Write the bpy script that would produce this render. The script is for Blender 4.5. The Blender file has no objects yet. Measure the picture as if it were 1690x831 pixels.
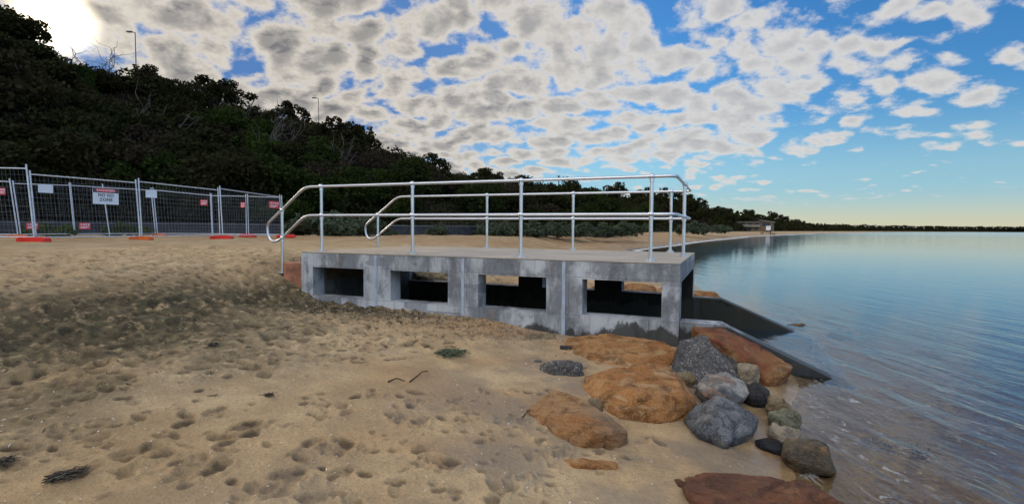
import bpy, bmesh, math, random
import numpy as np
from mathutils import Vector, Matrix, noise as mnoise
rng = np.random.default_rng(7)
random.seed(7)
S = bpy.context.scene
COL = S.collection
PI = math.pi
# ------------------------------------------------------------------ camera numbers
F, CYP, PITCH, ROLL, TH = 855.383, 417.6534, .0481, .0075, .3911
CZ = 1.53
PZ = CZ - .3774                      # top of the concrete platform
X0, Y0 = -2.2766, 7.7675             # origin of the platform's own axes
CT, ST = math.cos(TH), math.sin(TH)

def ray(px, py):
    u, v = px - 845, py - CYP
    c, s = math.cos(ROLL), math.sin(ROLL)
    u, v = u*c + v*s, -u*s + v*c
    x, z = u/F, -v/F
    cp, sp = math.cos(PITCH), math.sin(PITCH)
    return np.array([x, cp + z*sp, -sp + z*cp])
def at(px, py, Y):
    r = ray(px, py)
    return np.array([0, 0, CZ]) + r*(Y/r[1])
def onz(px, py, z):
    r = ray(px, py)
    return np.array([0, 0, CZ]) + r*((z-CZ)/r[2])
def onground(px, py):
    z = .1
    for _ in range(12):
        p = onz(px, py, z); z = .5*z + .5*float(ground(p[0], p[1]))
    return onz(px, py, z)
def loc2w(x, y, z=0):                # platform axes -> world
    return np.array([X0 + x*CT + y*ST, Y0 - x*ST + y*CT, z])

# ------------------------------------------------------------------ mesh helpers
def mesh_np(name, v, quads=None, tris=None, smooth=False):
    me = bpy.data.meshes.new(name)
    v = np.asarray(v, np.float32)
    me.vertices.add(len(v)); me.vertices.foreach_set('co', v.ravel())
    idx = []; starts = []; tot = []; pos = 0
    for arr, k in ((quads, 4), (tris, 3)):
        if arr is not None and len(arr):
            arr = np.asarray(arr, np.int32)
            idx.append(arr.ravel()); starts.append(pos + np.arange(len(arr))*k); tot.append(np.full(len(arr), k))
            pos += arr.size
    me.loops.add(pos); me.loops.foreach_set('vertex_index', np.concatenate(idx))
    st = np.concatenate(starts).astype(np.int32)
    me.polygons.add(len(st)); me.polygons.foreach_set('loop_start', st)
    me.polygons.foreach_set('loop_total', np.concatenate(tot).astype(np.int32))
    if smooth: me.polygons.foreach_set('use_smooth', np.ones(len(st), bool))
    me.update(calc_edges=True); me.validate()
    return me

class MB:
    def __init__(s): s.v = []; s.f = []; s.sm = []
    def add(s, vs, fs, sm=False):
        b = len(s.v)
        s.v += [tuple(map(float, p)) for p in vs]
        s.f += [tuple(i+b for i in f) for f in fs]; s.sm += [sm]*len(fs)
    def box(s, x0, x1, y0, y1, z0, z1):
        s.add([(x0,y0,z0),(x1,y0,z0),(x1,y1,z0),(x0,y1,z0),(x0,y0,z1),(x1,y0,z1),(x1,y1,z1),(x0,y1,z1)],
              [(3,2,1,0),(4,5,6,7),(0,1,5,4),(1,2,6,5),(2,3,7,6),(3,0,4,7)])
    def obox(s, c, ax, hx, hy, hz):
        """box about c, long axis along the horizontal direction ax"""
        c = np.asarray(c, float); a = np.array([ax[0], ax[1], 0.]); a /= np.linalg.norm(a)
        b = np.array([-a[1], a[0], 0]); u = np.array([0, 0, 1.])
        vs = [c+a*i*hx+b*j*hy+u*k*hz for k in (-1,1) for (i,j) in ((-1,-1),(1,-1),(1,1),(-1,1))]
        s.add(vs, [(3,2,1,0),(4,5,6,7),(0,1,5,4),(1,2,6,5),(2,3,7,6),(3,0,4,7)])
    def tube(s, pts, r, n=10, cap=True, r2=None):
        pts = [Vector(p) for p in pts]; m = len(pts)
        rs = r if hasattr(r, '__len__') else [r if r2 is None else r+(r2-r)*i/(m-1) for i in range(m)]
        t0 = (pts[1]-pts[0]).normalized()
        nrm = t0.orthogonal().normalized(); vs = []
        for i, p in enumerate(pts):
            t = ((pts[min(i+1, m-1)]-p).normalized() + (p-pts[max(i-1, 0)]).normalized())
            t = t.normalized() if t.length > 1e-6 else t0
            nrm = (nrm - t*nrm.dot(t)).normalized(); bn = t.cross(nrm)
            for k in range(n):
                a = 2*PI*k/n
                vs.append(p + (nrm*math.cos(a)+bn*math.sin(a))*rs[i])
        fs = [(i*n+k, i*n+(k+1)%n, (i+1)*n+(k+1)%n, (i+1)*n+k) for i in range(m-1) for k in range(n)]
        s.add(vs, fs, True)
        if cap:
            s.add(vs[:n], [tuple(range(n))[::-1]]); s.add(vs[-n:], [tuple(range(n))])
    def sphere(s, c, r, n=12, m=8, sc=(1,1,1)):
        vs = []; 
        for i in range(m+1):
            a = PI*i/m
            for k in range(n):
                b = 2*PI*k/n
                vs.append((c[0]+r*sc[0]*math.sin(a)*math.cos(b), c[1]+r*sc[1]*math.sin(a)*math.sin(b), c[2]+r*sc[2]*math.cos(a)))
        s.add(vs, [(i*n+k, (i+1)*n+k, (i+1)*n+(k+1)%n, i*n+(k+1)%n) for i in range(m) for k in range(n)], True)
    def mesh(s, name):
        me = bpy.data.meshes.new(name); me.from_pydata(s.v, [], s.f)
        me.polygons.foreach_set('use_smooth', s.sm); me.update()
        return me
    def build(s, name, m, parent=None, **k): return link(name, s.mesh(name), m, parent, **k)

def link(name, me, m, parent=None, bevel=0):
    o = bpy.data.objects.new(name, me); COL.objects.link(o)
    if m: 
        me.materials.clear(); me.materials.append(m)
    if parent: o.parent = parent
    if bevel:
        b = o.modifiers.new('bevel', 'BEVEL'); b.width = bevel; b.segments = 2; b.limit_method = 'ANGLE'
    return o
def tag(o, label=None, cat=None, group=None, kind=None):
    if label: o['label'] = label
    if cat: o['category'] = cat
    if group: o['group'] = group
    if kind: o['kind'] = kind
    return o
def empty(name, loc=(0,0,0), rz=0, label=None, cat=None, group=None):
    o = bpy.data.objects.new(name, None); COL.objects.link(o)
    o.location = loc; o.rotation_euler = (0, 0, rz); o.empty_display_size = .1
    return tag(o, label, cat, group)
def copy_tree(o, parent=None):
    c = o.copy(); COL.objects.link(c); c.parent = parent
    for ch in o.children: copy_tree(ch, c)
    return c
def fillet(pts, r, n=6):
    pts = [Vector(p) for p in pts]; out = [pts[0]]
    for i in range(1, len(pts)-1):
        a = pts[i-1]-pts[i]; b = pts[i+1]-pts[i]
        d = min(r, a.length*.49, b.length*.49)
        p0 = pts[i]+a.normalized()*d; p2 = pts[i]+b.normalized()*d
        for k in range(n+1):
            t = k/n; out.append(p0*(1-t)**2 + pts[i]*2*t*(1-t) + p2*t*t)
    return out+[pts[-1]]

# ------------------------------------------------------------------ node helpers
class NT:
    def __init__(s, tree): s.t = tree
    def n(s, typ, ins=None, **props):
        nd = s.t.nodes.new(typ)
        for k, v in props.items(): setattr(nd, k, v)
        for k, v in (ins or {}).items():
            sk = nd.inputs[k]
            if isinstance(v, bpy.types.NodeSocket): s.t.links.new(v, sk)
            elif v is not None:
                if hasattr(sk.default_value, '__len__') and len(sk.default_value) == 4 and len(v) == 3: v = (*v, 1)
                sk.default_value = v
        return nd
    def math(s, op, a, b=None, c=None, clamp=False):
        ins = {0: a}
        if b is not None: ins[1] = b
        if c is not None: ins[2] = c
        return s.n('ShaderNodeMath', ins, operation=op, use_clamp=clamp).outputs[0]
    def vmath(s, op, a, b=None):
        ins = {0: a}
        if b is not None: ins[1] = b
        nd = s.n('ShaderNodeVectorMath', ins, operation=op)
        return nd.outputs['Value'] if op in ('DOT_PRODUCT', 'LENGTH') else nd.outputs[0]
    def mr(s, v, a, b, c=0., d=1., smooth=True):
        return s.n('ShaderNodeMapRange', {'Value': v, 'From Min': a, 'From Max': b, 'To Min': c, 'To Max': d},
                   interpolation_type='SMOOTHSTEP' if smooth else 'LINEAR').outputs[0]
    def mix(s, f, a, b, blend='MIX'):
        nd = s.n('ShaderNodeMix', None, data_type='RGBA', blend_type=blend)
        for i, v in ((0, f), (6, a), (7, b)):
            sk = nd.inputs[i]
            if isinstance(v, bpy.types.NodeSocket): s.t.links.new(v, sk)
            else: sk.default_value = v if i == 0 else (*v, 1) if len(v) == 3 else v
        return nd.outputs[2]
    def noise(s, vec, scale, detail=4, rough=.55, dist=0.):
        return s.n('ShaderNodeTexNoise', {'Vector': vec, 'Scale': scale, 'Detail': detail, 'Roughness': rough, 'Distortion': dist}).outputs[0]
    def mapping(s, vec, scale=(1,1,1), rot=(0,0,0), loc=(0,0,0)):
        return s.n('ShaderNodeMapping', {'Vector': vec, 'Scale': scale, 'Rotation': rot, 'Location': loc}).outputs[0]
    def attr(s, name): return s.n('ShaderNodeAttribute', attribute_name=name).outputs['Fac']
def newmat(name):
    m = bpy.data.materials.new(name); m.use_nodes = True
    m.node_tree.nodes.clear()
    return m, NT(m.node_tree)
def finish(m, N, color, rough=.8, bump=None, bstr=.4, bdist=.02, metal=0., spec=.4, **kw):
    ins = {'Base Color': color, 'Roughness': rough, 'Metallic': metal, 'Specular IOR Level': spec}
    ins.update(kw)
    if bump is not None:
        ins['Normal'] = N.n('ShaderNodeBump', {'Height': bump, 'Strength': bstr, 'Distance': bdist}).outputs[0]
    p = N.n('ShaderNodeBsdfPrincipled', ins)
    N.n('ShaderNodeOutputMaterial', {0: p.outputs[0]})
    return m
def geo(N): return N.n('ShaderNodeNewGeometry').outputs['Position']
def objc(N): return N.n('ShaderNodeTexCoord').outputs['Object']
def orand(N): return N.n('ShaderNodeObjectInfo').outputs['Random']

def plain(name, c, rough=.6, metal=0., var=.25, scale=8., spec=.4):
    m, N = newmat(name); p = objc(N)
    n = N.noise(p, scale, 5)
    c2 = tuple(x*(1-var) for x in c); c3 = tuple(min(1, x*(1+var)) for x in c)
    return finish(m, N, N.mix(N.mr(n, .3, .7), c2, c3), N.mr(n, .3, .7, rough*.85, min(1, rough*1.1)), metal=metal, spec=spec)

# ------------------------------------------------------------------ numpy value noise
def vnoise(x, y, seed=0):
    xi = np.floor(x).astype(np.int64); yi = np.floor(y).astype(np.int64)
    fx = x-xi; fy = y-yi; fx = fx*fx*fx*(fx*(fx*6-15)+10); fy = fy*fy*fy*(fy*(fy*6-15)+10)
    def h(a, b):
        n = (a*374761393 + b*668265263 + seed*974634777) & 0x7fffffff
        n = ((n ^ (n >> 13))*1274126177) & 0x7fffffff
        return ((n ^ (n >> 16)) & 0xffff)/32767.5 - 1
    return (h(xi,yi)*(1-fx)+h(xi+1,yi)*fx)*(1-fy) + (h(xi,yi+1)*(1-fx)+h(xi+1,yi+1)*fx)*fy
def fbm(x, y, oct=4, seed=0, gain=.5):
    r = 0; a = 1
    for i in range(oct):
        r = r + a*vnoise(x*2**i + i*17.3, y*2**i - i*9.1, seed+i); a *= gain
    return r
def sstep(a, b, x):
    t = np.clip((x-a)/(b-a), 0, 1); return t*t*(3-2*t)

# ------------------------------------------------------------------ ground height
SHORE = np.array([(-4,-30),(-1.6,-6),(.3,-.6),(1.45,2.2),(1.75,3.3),(2.3,4.6),(3.0,6.2),(4.2,9),(6,20),(8.7,38),(23.7,67),(55,123),
                  (145,255),(275,415),(575,790),(1120,1390),(2330,2590),(5250,5300),(12000,11500)], float)
def shore_dist(x, y):
    best = np.full(np.shape(x), 1e9); sg = np.ones(np.shape(x))
    for a, b in zip(SHORE[:-1], SHORE[1:]):
        d = b-a; L2 = d@d
        t = np.clip(((x-a[0])*d[0]+(y-a[1])*d[1])/L2, 0, 1)
        ex = x-a[0]-t*d[0]; ey = y-a[1]-t*d[1]
        q = ex*ex+ey*ey
        cr = d[0]*(y-a[1])-d[1]*(x-a[0])
        m = q < best
        best = np.where(m, q, best); sg = np.where(m, np.sign(cr), sg)
    return np.sqrt(best)*sg
PS = [-400,-40,-8,-3,-1,0,.6,1.2,2.4,4,5.2,6.2,7.2,8.2,10,14,30,9000]
PH = [-6,-2.6,-1.1,-.40,-.12,0,.05,.09,.19,.31,.43,.66,.86,.95,1.0,1.05,1.06,1.06]
CTRL = []
for lx, ly, z in [(-1.0,-.35,.43),(.41,-.35,.375),(1.1,-.35,.36),(1.82,-.35,.335),(2.5,-.35,.28),(3.22,-.35,.21),(3.9,-.35,.2),(4.59,-.35,.2),(-1.6,0,.80),(-1.7,-.4,.76),(-1.25,-.1,.66),
                  (-1.5,1.3,.93),(-1.9,2.6,.92),(-.6,3.0,.50),(-.6,4,.5),(1,3.0,.42),(1,4,.42),(2.4,3.0,.34),(2.4,4,.32),(3.6,3.0,.25),(4.6,3.0,.08),(-2.5,1.2,1.0)]:
    p = loc2w(lx, ly); CTRL.append((p[0], p[1], z))
CTRL += [(-.8,4.6,.28),(-2.7,4.2,.39),(-4,4,.48),(0,2.6,.12),(1.2,3.6,.07),(-2.2,2.2,.27),(.6,4.3,.13)]
CTRL = np.array(CTRL)
def base_h(x, y): return np.interp(shore_dist(x, y), PS, PH)
_K = np.exp(-((CTRL[:,None,0]-CTRL[None,:,0])**2+(CTRL[:,None,1]-CTRL[None,:,1])**2)/(2*.75**2))
_W = np.linalg.solve(_K+.08*np.eye(len(CTRL)), CTRL[:,2]-base_h(CTRL[:,0], CTRL[:,1]))
def ground(x, y, cut=False):
    x = np.asarray(x, float); y = np.asarray(y, float)
    h = base_h(x, y)
    for c, w in zip(CTRL, _W):
        h = h + w*np.exp(-((x-c[0])**2+(y-c[1])**2)/(2*.75**2))
    if cut:                                                     # the channel inside the culvert
        dx, dy = x-X0, y-Y0
        lx = dx*CT-dy*ST; ly = dx*ST+dy*CT
        m = (lx > -.9) & (lx < 6.3) & (ly > 0) & (ly < 2.57)
        h = np.where(m, np.minimum(h, np.interp(lx, [-.9, 3, 4.6, 6.3], [.12, .04, -.12, -.3])), h)
    return h

# ------------------------------------------------------------------ near-field relief: churned sand, foot and paw prints
RX0, RX1, RY0, RY1, RES = -9., 4.2, 1.2, 13., .009
gx = np.arange(RX0, RX1, RES); gy = np.arange(RY0, RY1, RES)
GX, GY = np.meshgrid(gx, gy)
SD = shore_dist(GX, GY)
edge = np.interp(GY, [2.8,3.4,4.0,4.7,6.0], [5.0,4.6,4.1,3.2,2.4]) + .45*fbm(GX*.6, GY*.6, 3, 5)
churn = sstep(-.5, .6, SD-edge)
REL = churn*(.034*fbm(GX*3.1, GY*3.1, 4, 11) + .018*fbm(GX*9, GY*9, 3, 21))
REL += (1-churn)*(.004*fbm(GX*2.2, GY*2.2, 3, 31)) + .0016*fbm(GX*32, GY*32, 2, 41) + churn*.011*np.abs(fbm(GX*17, GY*17, 3, 43))
REL -= churn*.006
scarp = np.exp(-((SD-6.3)/.95)**2)
REL += scarp*(.055*np.abs(fbm(GX*2.0, GY*2.0, 4, 51)) + .03*fbm(GX*6, GY*6, 3, 53))
MOI_SHADE = np.zeros_like(REL)
def stamp(cx, cy, a, b, ang, depth, rim, crumb):
    R = max(a, b)*1.9
    i0, i1 = int((cx-R-RX0)/RES), int((cx+R-RX0)/RES); j0, j1 = int((cy-R-RY0)/RES), int((cy+R-RY0)/RES)
    if i0 < 0 or j0 < 0 or i1 >= len(gx) or j1 >= len(gy): return
    X = GX[j0:j1,i0:i1]-cx; Y = GY[j0:j1,i0:i1]-cy
    c, s = math.cos(ang), math.sin(ang)
    u = (X*c+Y*s)/a; v = (-X*s+Y*c)/b
    n = fbm(GX[j0:j1,i0:i1]*26, GY[j0:j1,i0:i1]*26, 2, 77)
    r = np.sqrt(u*u+v*v)*(1+.16*n)
    d = -depth*(1-sstep(.62, 1.02, r)) + rim*np.exp(-((r-1.2)/.2)**2)*(1+.9*n*crumb)*(1+.5*np.sin(np.arctan2(v, u)+ang*3))
    MOI_SHADE[j0:j1,i0:i1] = np.maximum(MOI_SHADE[j0:j1,i0:i1]*.6, (1-sstep(.7, 1.08, r))*min(1, depth/.018))
    REL[j0:j1,i0:i1] = REL[j0:j1,i0:i1]*(1-.75*np.exp(-(r*.8)**4)) + d + crumb*.008*np.exp(-(r/1.3)**4)*np.abs(fbm(GX[j0:j1,i0:i1]*45, GY[j0:j1,i0:i1]*45, 2, 79))
for _ in range(3400):
    x, y = rng.uniform(RX0+.5, 4), rng.uniform(1.6, 13.4)
    i_, j_ = int((x-RX0)/RES), int((y-RY0)/RES)
    if j_ >= len(gy) or i_ >= len(gx) or rng.random() > churn[j_, i_]: continue
    stamp(x, y, rng.uniform(.07,.135), rng.uniform(.04,.065), rng.normal(1.3,.8), rng.uniform(.022,.05), rng.uniform(.006,.014), 1)
for _ in range(9000):
    x, y = rng.uniform(RX0+.4, 3.5), rng.uniform(1.8, 10)
    i_, j_ = int((x-RX0)/RES), int((y-RY0)/RES)
    if rng.random() > churn[j_, i_]*.9+.02: continue
    a = rng.uniform(.014, .042)
    stamp(x, y, a*rng.uniform(1, 1.7), a, rng.uniform(0, 3), a*rng.uniform(.35, .6), a*.12, 1.5)
def px_print(px, py, n, spread, big):
    p = onground(px, py)
    for _ in range(n):
        a = rng.uniform(.04,.07)*big
        stamp(p[0]+rng.normal(0,spread), p[1]+rng.normal(0,spread), a*rng.uniform(1,1.5), a*.8, rng.uniform(0,3), rng.uniform(.014,.026)*big, .006*big, 1.6)
for q in [(520,735,5,.07,1.2),(585,735,5,.06,1.2),(480,785,3,.05,1.4),(540,825,4,.05,1.1),(655,693,5,.06,1.1),(690,695,4,.04,1.),(560,672,3,.06,1.),(525,685,2,.02,1.),
          (727,767,5,.04,1.1),(825,790,9,.07,1.2),(885,755,4,.03,.9),(885,730,3,.03,.8),(760,690,4,.04,.9),(655,800,3,.04,.8),(345,765,4,.07,1.5),(335,690,4,.08,1.3),(250,740,5,.09,1.4),
          (690,655,4,.06,.9),(745,670,4,.05,.9),(800,650,3,.04,.9),(840,690,3,.05,.8),(620,650,4,.05,1.),(930,740,3,.04,.8),(1010,750,4,.06,.8),(1080,730,4,.05,.7),(900,700,3,.05,.8),
          (180,700,5,.09,1.3),(120,660,5,.09,1.3),(430,705,2,.04,1.2),(215,760,3,.08,1.3),(60,740,4,.1,1.2),(400,720,3,.06,1.1),(700,745,3,.06,.8),(600,770,3,.08,.7),(970,705,2,.04,.8)]:
    px_print(*q)
for _ in range(120):
    px, py = rng.uniform(0, 1000), rng.uniform(640, 825)
    px_print(px, py, rng.integers(1, 4), .05, rng.uniform(.4, .75))
for _ in range(1):
    REL[1:-1,1:-1] = .25*(REL[:-2,1:-1]+REL[2:,1:-1]+REL[1:-1,:-2]+REL[1:-1,2:])
def relief(x, y, REL=REL):
    i = np.clip((x-RX0)/RES, 0, len(gx)-2.001); j = np.clip((y-RY0)/RES, 0, len(gy)-2.001)
    ii = i.astype(int); jj = j.astype(int); fi = i-ii; fj = j-jj
    v = (REL[jj,ii]*(1-fi)+REL[jj,ii+1]*fi)*(1-fj)+(REL[jj+1,ii]*(1-fi)+REL[jj+1,ii+1]*fi)*fj
    e = np.minimum(np.minimum(x-RX0, RX1-x), np.minimum(y-RY0, RY1-y))
    return v*sstep(0, .8, e)

# ------------------------------------------------------------------ materials
M = {}
def make_sand():
    m, N = newmat('sand'); p = geo(N)
    big = N.noise(p, .55, 5); mid = N.noise(p, 3.2, 6, .6); fine = N.noise(p, 90, 4, .7); grit = N.noise(p, 420, 2, .6)
    dry = N.mix(N.mr(big, .35, .65), (.57,.385,.195), (.61,.455,.265))
    dry = N.mix(N.mr(mid, .3, .72, 0, .55), dry, (.27,.175,.085))
    dry = N.mix(N.mr(N.noise(p, 38, 5, .75), .50, .70, 0, .55), dry, (.22,.145,.075))
    dry = N.mix(N.mr(fine, .45, .75, 0, .6), dry, (.24,.165,.09))
    dry = N.mix(N.mr(grit, .62, .74, 0, .7), dry, (.62,.52,.38))
    wr = N.attr('wrack')
    wn = N.noise(p, 7, 6, .7)
    wf = N.math('MULTIPLY', wr, N.mr(wn, .28, .52), clamp=True)
    c = N.mix(wf, dry, N.mix(N.mr(mid, .35, .65), (.050,.042,.022), (.125,.10,.05)))
    c = N.mix(N.math('MULTIPLY', N.attr('moist_shade'), N.mr(mid, .3, .6, .45, .95)), c, (.075,.050,.027))  # print hollows: damp sand plus their shade, both put into the colour
    g = N.attr('ochre')
    c = N.mix(N.math('MULTIPLY', g, N.mr(N.noise(N.mapping(p, (.5,1.4,1)), 1.1, 4), .42, .62, 0, .75)), c, (.36,.175,.065))
    wet = N.attr('wet')
    grey = N.mr(N.noise(p, 1.6, 4), .40, .62)
    damp = N.math('MULTIPLY', N.attr('damp'), grey)
    c = N.mix(N.math('MULTIPLY', damp, .55), c, (.22,.195,.165))
    c = N.mix(wet, c, N.mix(1., c, (.60,.57,.54), 'MULTIPLY'))
    h = N.math('ADD', N.math('MULTIPLY', fine, .6), N.math('MULTIPLY', N.noise(p, 26, 5, .65), 1.6))
    far = N.noise(N.mapping(p, (.6,1.6,1)), 2.2, 6, .7)
    h = N.math('ADD', h, N.math('MULTIPLY', N.math('MULTIPLY', far, 14.), N.attr('farbump')))
    return finish(m, N, c, N.mix(wet, (.9,.9,.9), (.16,.16,.16)), h, N.mr(wet, 0, 1, .75, .08), .02, spec=.35)
M['sand'] = make_sand()

def make_water():
    m, N = newmat('sea_water'); p = geo(N)
    lo = N.mapping(p, (1,.22,1), (0,0,-.12))
    n1 = N.noise(lo, 2.6, 3, .5, .6); n2 = N.noise(lo, 7.5, 3, .5, .8); n3 = N.noise(N.mapping(p, (1,.5,1), (0,0,.5)), 20, 2, .5)
    big = N.noise(N.mapping(p, (.02,.05,1)), 1.4, 3)
    h = N.math('ADD', N.math('MULTIPLY', n1, 1.0), N.math('ADD', N.math('MULTIPLY', n2, .42), N.math('MULTIPLY', n3, .16)))
    bs = N.math('MULTIPLY', N.attr('ripple'), N.mr(big, .35, .65, .55, 1.1))
    nb = N.n('ShaderNodeBump', {'Height': h, 'Strength': bs, 'Distance': .05}).outputs[0]
    fr = N.n('ShaderNodeFresnel', {'IOR': 1.36, 'Normal': nb}).outputs[0]
    gl = N.n('ShaderNodeBsdfGlossy', {'Color': (.94,.97,1.), 'Roughness': N.attr('rough'), 'Normal': nb}).outputs[0]
    tr = N.n('ShaderNodeBsdfTransparent', {'Color': (.95,.96,.94)}).outputs[0]
    df = N.n('ShaderNodeBsdfDiffuse', {'Color': (.05,.155,.27)}).outputs[0]
    body = N.n('ShaderNodeMixShader', {0: N.attr('turbid'), 1: tr, 2: df}).outputs[0]
    sh = N.n('ShaderNodeMixShader', {0: fr, 1: body, 2: gl}).outputs[0]
    fo = N.n('ShaderNodeBsdfDiffuse', {'Color': (.78,.8,.8)}).outputs[0]
    fn = N.noise(N.mapping(p, (1.,.5,1), (0,0,-.2)), 11., 6, .75, 1.0)
    ff = N.math('MULTIPLY', N.attr('foam'), N.mr(fn, .55, .68), clamp=True)
    ff = N.math('MAXIMUM', ff, N.attr('surf'))
    sh = N.n('ShaderNodeMixShader', {0: ff, 1: sh, 2: fo}).outputs[0]
    N.n('ShaderNodeOutputMaterial', {0: sh})
    return m
M['water'] = make_water()

def make_concrete(name, light, dark, dz=0., rough=.85):
    m, N = newmat(name); p = objc(N)
    st = N.mapping(p, (1,1,.45))
    a = N.noise(st, 2.3, 6, .62, .3); b = N.noise(N.mapping(p, (1,1,.8)), 3.6, 6, .6); f = N.noise(p, 60, 4, .6)
    br = N.n('ShaderNodeTexVoronoi', {'Vector': N.mapping(p, (1.1,.3,2.3)), 'Scale': 1.25}, distance='CHEBYCHEV').outputs['Color']
    brv = N.n('ShaderNodeSeparateColor', {0: br}).outputs[0]
    c = N.mix(N.mr(a, .40, .57), dark, light)
    c = N.mix(N.mr(b, .50, .64, 0, .65), c, tuple(x*.5 for x in dark))
    c = N.mix(N.mr(brv, .66, .70, 0, .6), c, tuple(x*.75 for x in dark))
    c = N.mix(N.mr(f, .42, .68, 0, .14), c, tuple(x*1.25 for x in light))
    drip = N.noise(N.mapping(p, (9,9,.7)), 1.7, 4, .6)
    c = N.mix(N.mr(drip, .56, .74, 0, .5), c, tuple(x*.55 for x in dark))
    rs = N.noise(N.mapping(p, (5,5,.45), (0,0,0), (3,1,0)), 1.3, 4, .6)
    c = N.mix(N.mr(rs, .60, .74, 0, .40), c, (.26,.17,.10))
    fl = N.n('ShaderNodeTexBrick', {'Vector': N.mapping(p, (1,1,1), (PI/2,0,0)), 'Scale': 1., 'Mortar Size': .004, 'Brick Width': .71, 'Row Height': .47, 'Color1': (1,1,1), 'Color2': (.80,.80,.80), 'Mortar': (.5,.5,.5)}, offset=.37).outputs[0]
    c = N.mix(.8, c, N.mix(1., c, fl, 'MULTIPLY'))
    # damp, algae-dark lower band with a ragged edge, kept low on the wall
    z = N.n('ShaderNodeSeparateXYZ', {0: p}).outputs
    edge = N.math('ADD', z[2], N.math('MULTIPLY', N.math('SUBTRACT', N.noise(N.mapping(p, (1,1,.6)), 3.0, 5, .6), .5), -.75))
    edge = N.math('SUBTRACT', edge, N.mr(z[0], 0., 4.4, -.14, .14, False))
    wetb = N.mr(edge, .19+dz, .25+dz, .9, 0.)
    c = N.mix(wetb, c, (.030,.032,.026) if not dz else (.012,.013,.012))
    vor = N.n('ShaderNodeTexVoronoi', {'Vector': p, 'Scale': 13.}, feature='F1').outputs['Distance']
    pit = N.mr(vor, .03, .09, 1, 0)
    c = N.mix(N.math('MULTIPLY', pit, N.mr(b, .4, .6)), c, (.07,.07,.07))
    h = N.math('ADD', N.math('MULTIPLY', f, .35), N.math('SUBTRACT', b, N.math('MULTIPLY', pit, .7)))
    return finish(m, N, c, N.math('SUBTRACT', rough, N.math('MULTIPLY', wetb, .4 if dz else .1)), h, .2, .012, spec=.3)
M['concrete'] = make_concrete('weathered_concrete', (.50,.52,.55), (.20,.212,.235))
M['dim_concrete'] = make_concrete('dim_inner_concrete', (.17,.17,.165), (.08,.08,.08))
M['board'] = plain('stained_timber_board', (.085,.055,.035), .85, 0, .5, 7)
M['wing'] = make_concrete('tide_stained_concrete', (.44,.46,.49), (.20,.212,.235), .10)
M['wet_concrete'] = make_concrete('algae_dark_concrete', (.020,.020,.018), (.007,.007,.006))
def make_deck():
    m, N = newmat('deck_concrete'); p = objc(N)
    a = N.noise(p, 1.4, 6, .6); b = N.noise(p, 9, 6, .7); f = N.noise(p, 130, 3, .6)
    c = N.mix(N.mr(a, .35, .65), (.33,.30,.265), (.43,.385,.33))
    x = N.n('ShaderNodeSeparateXYZ', {0: p}).outputs[0]
    c = N.mix(N.mr(N.math('ADD', x, N.math('MULTIPLY', a, 1.5)), -.6, 2.4, .6, 0), c, (.47,.34,.19))   # warm light on the landward end, put into the deck colour
    c = N.mix(N.mr(b, .52, .72, 0, .5), c, (.21,.20,.19))
    c = N.mix(N.mr(f, .5, .75, 0, .5), c, (.52,.48,.42))
    return finish(m, N, c, .9, N.math('ADD', b, N.math('MULTIPLY', f, .4)), .25, .008, spec=.25)
M['deck'] = make_deck()
M['rust_concrete'] = plain('rust_stained_concrete', (.30,.13,.075), .85, var=.45, scale=5)
M['galv'] = plain('galvanised_steel', (.66,.69,.74), .34, .9, .05, 5)
M['galv_dull'] = plain('galvanised_fence_steel', (.56,.62,.70), .5, .35, .15, 12)
M['wire'] = plain('fence_wire', (.20,.23,.27), .6, .3, .15, 12)
M['red'] = plain('red_plastic', (.62,.025,.016), .45, 0, .18, 6)
M['orange'] = plain('orange_plastic', (.60,.13,.025), .5, 0, .2, 6)
M['signred'] = plain('sign_red', (.70,.07,.075), .5, 0, .12, 6)
M['signwhite'] = plain('sign_white', (.66,.74,.84), .5, 0, .06, 4)
M['signblack'] = plain('sign_black', (.03,.02,.03), .5, 0, .2, 6)
M['lamp'] = plain('lamp_grey_paint', (.10,.10,.11), .5, .2, .2, 6)
M['strip'] = plain('joint_sealant_strip', (.36,.42,.52), .5, .1, .15, 9)
M['seawall'] = plain('dark_seawall', (.032,.036,.046), .8, 0, .45, 3)
M['coping'] = plain('seawall_coping', (.105,.115,.135), .7, 0, .3, 4)
M['driftwood'] = plain('driftwood', (.07,.045,.03), .85, 0, .5, 20)
M['weed'] = plain('dark_seaweed', (.022,.018,.013), .6, 0, .5, 30)
M['weedgreen'] = plain('green_sprig', (.045,.065,.03), .6, 0, .6, 25)
M['wallpaint'] = plain('house_wall_render', (.17,.115,.07), .8, 0, .2, 1)
M['whitepaint'] = plain('white_house_paint', (.74,.76,.80), .6, 0, .06, 1)
M['roof'] = plain('house_roof', (.22,.20,.17), .7, 0, .2, 2)
M['farwall'] = plain('pale_house_paint', (.42,.38,.34), .7, 0, .15, 1)
M['glass'] = plain('window_glass', (.05,.07,.09), .12, 0, .2, 1, .6)
M['cloth'] = plain('dark_clothes', (.03,.03,.045), .8, 0, .3, 6)
M['skin'] = plain('skin', (.42,.24,.17), .6, 0, .1, 6)
M['dogfur'] = plain('brown_fur', (.10,.06,.035), .8, 0, .3, 12)

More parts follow.
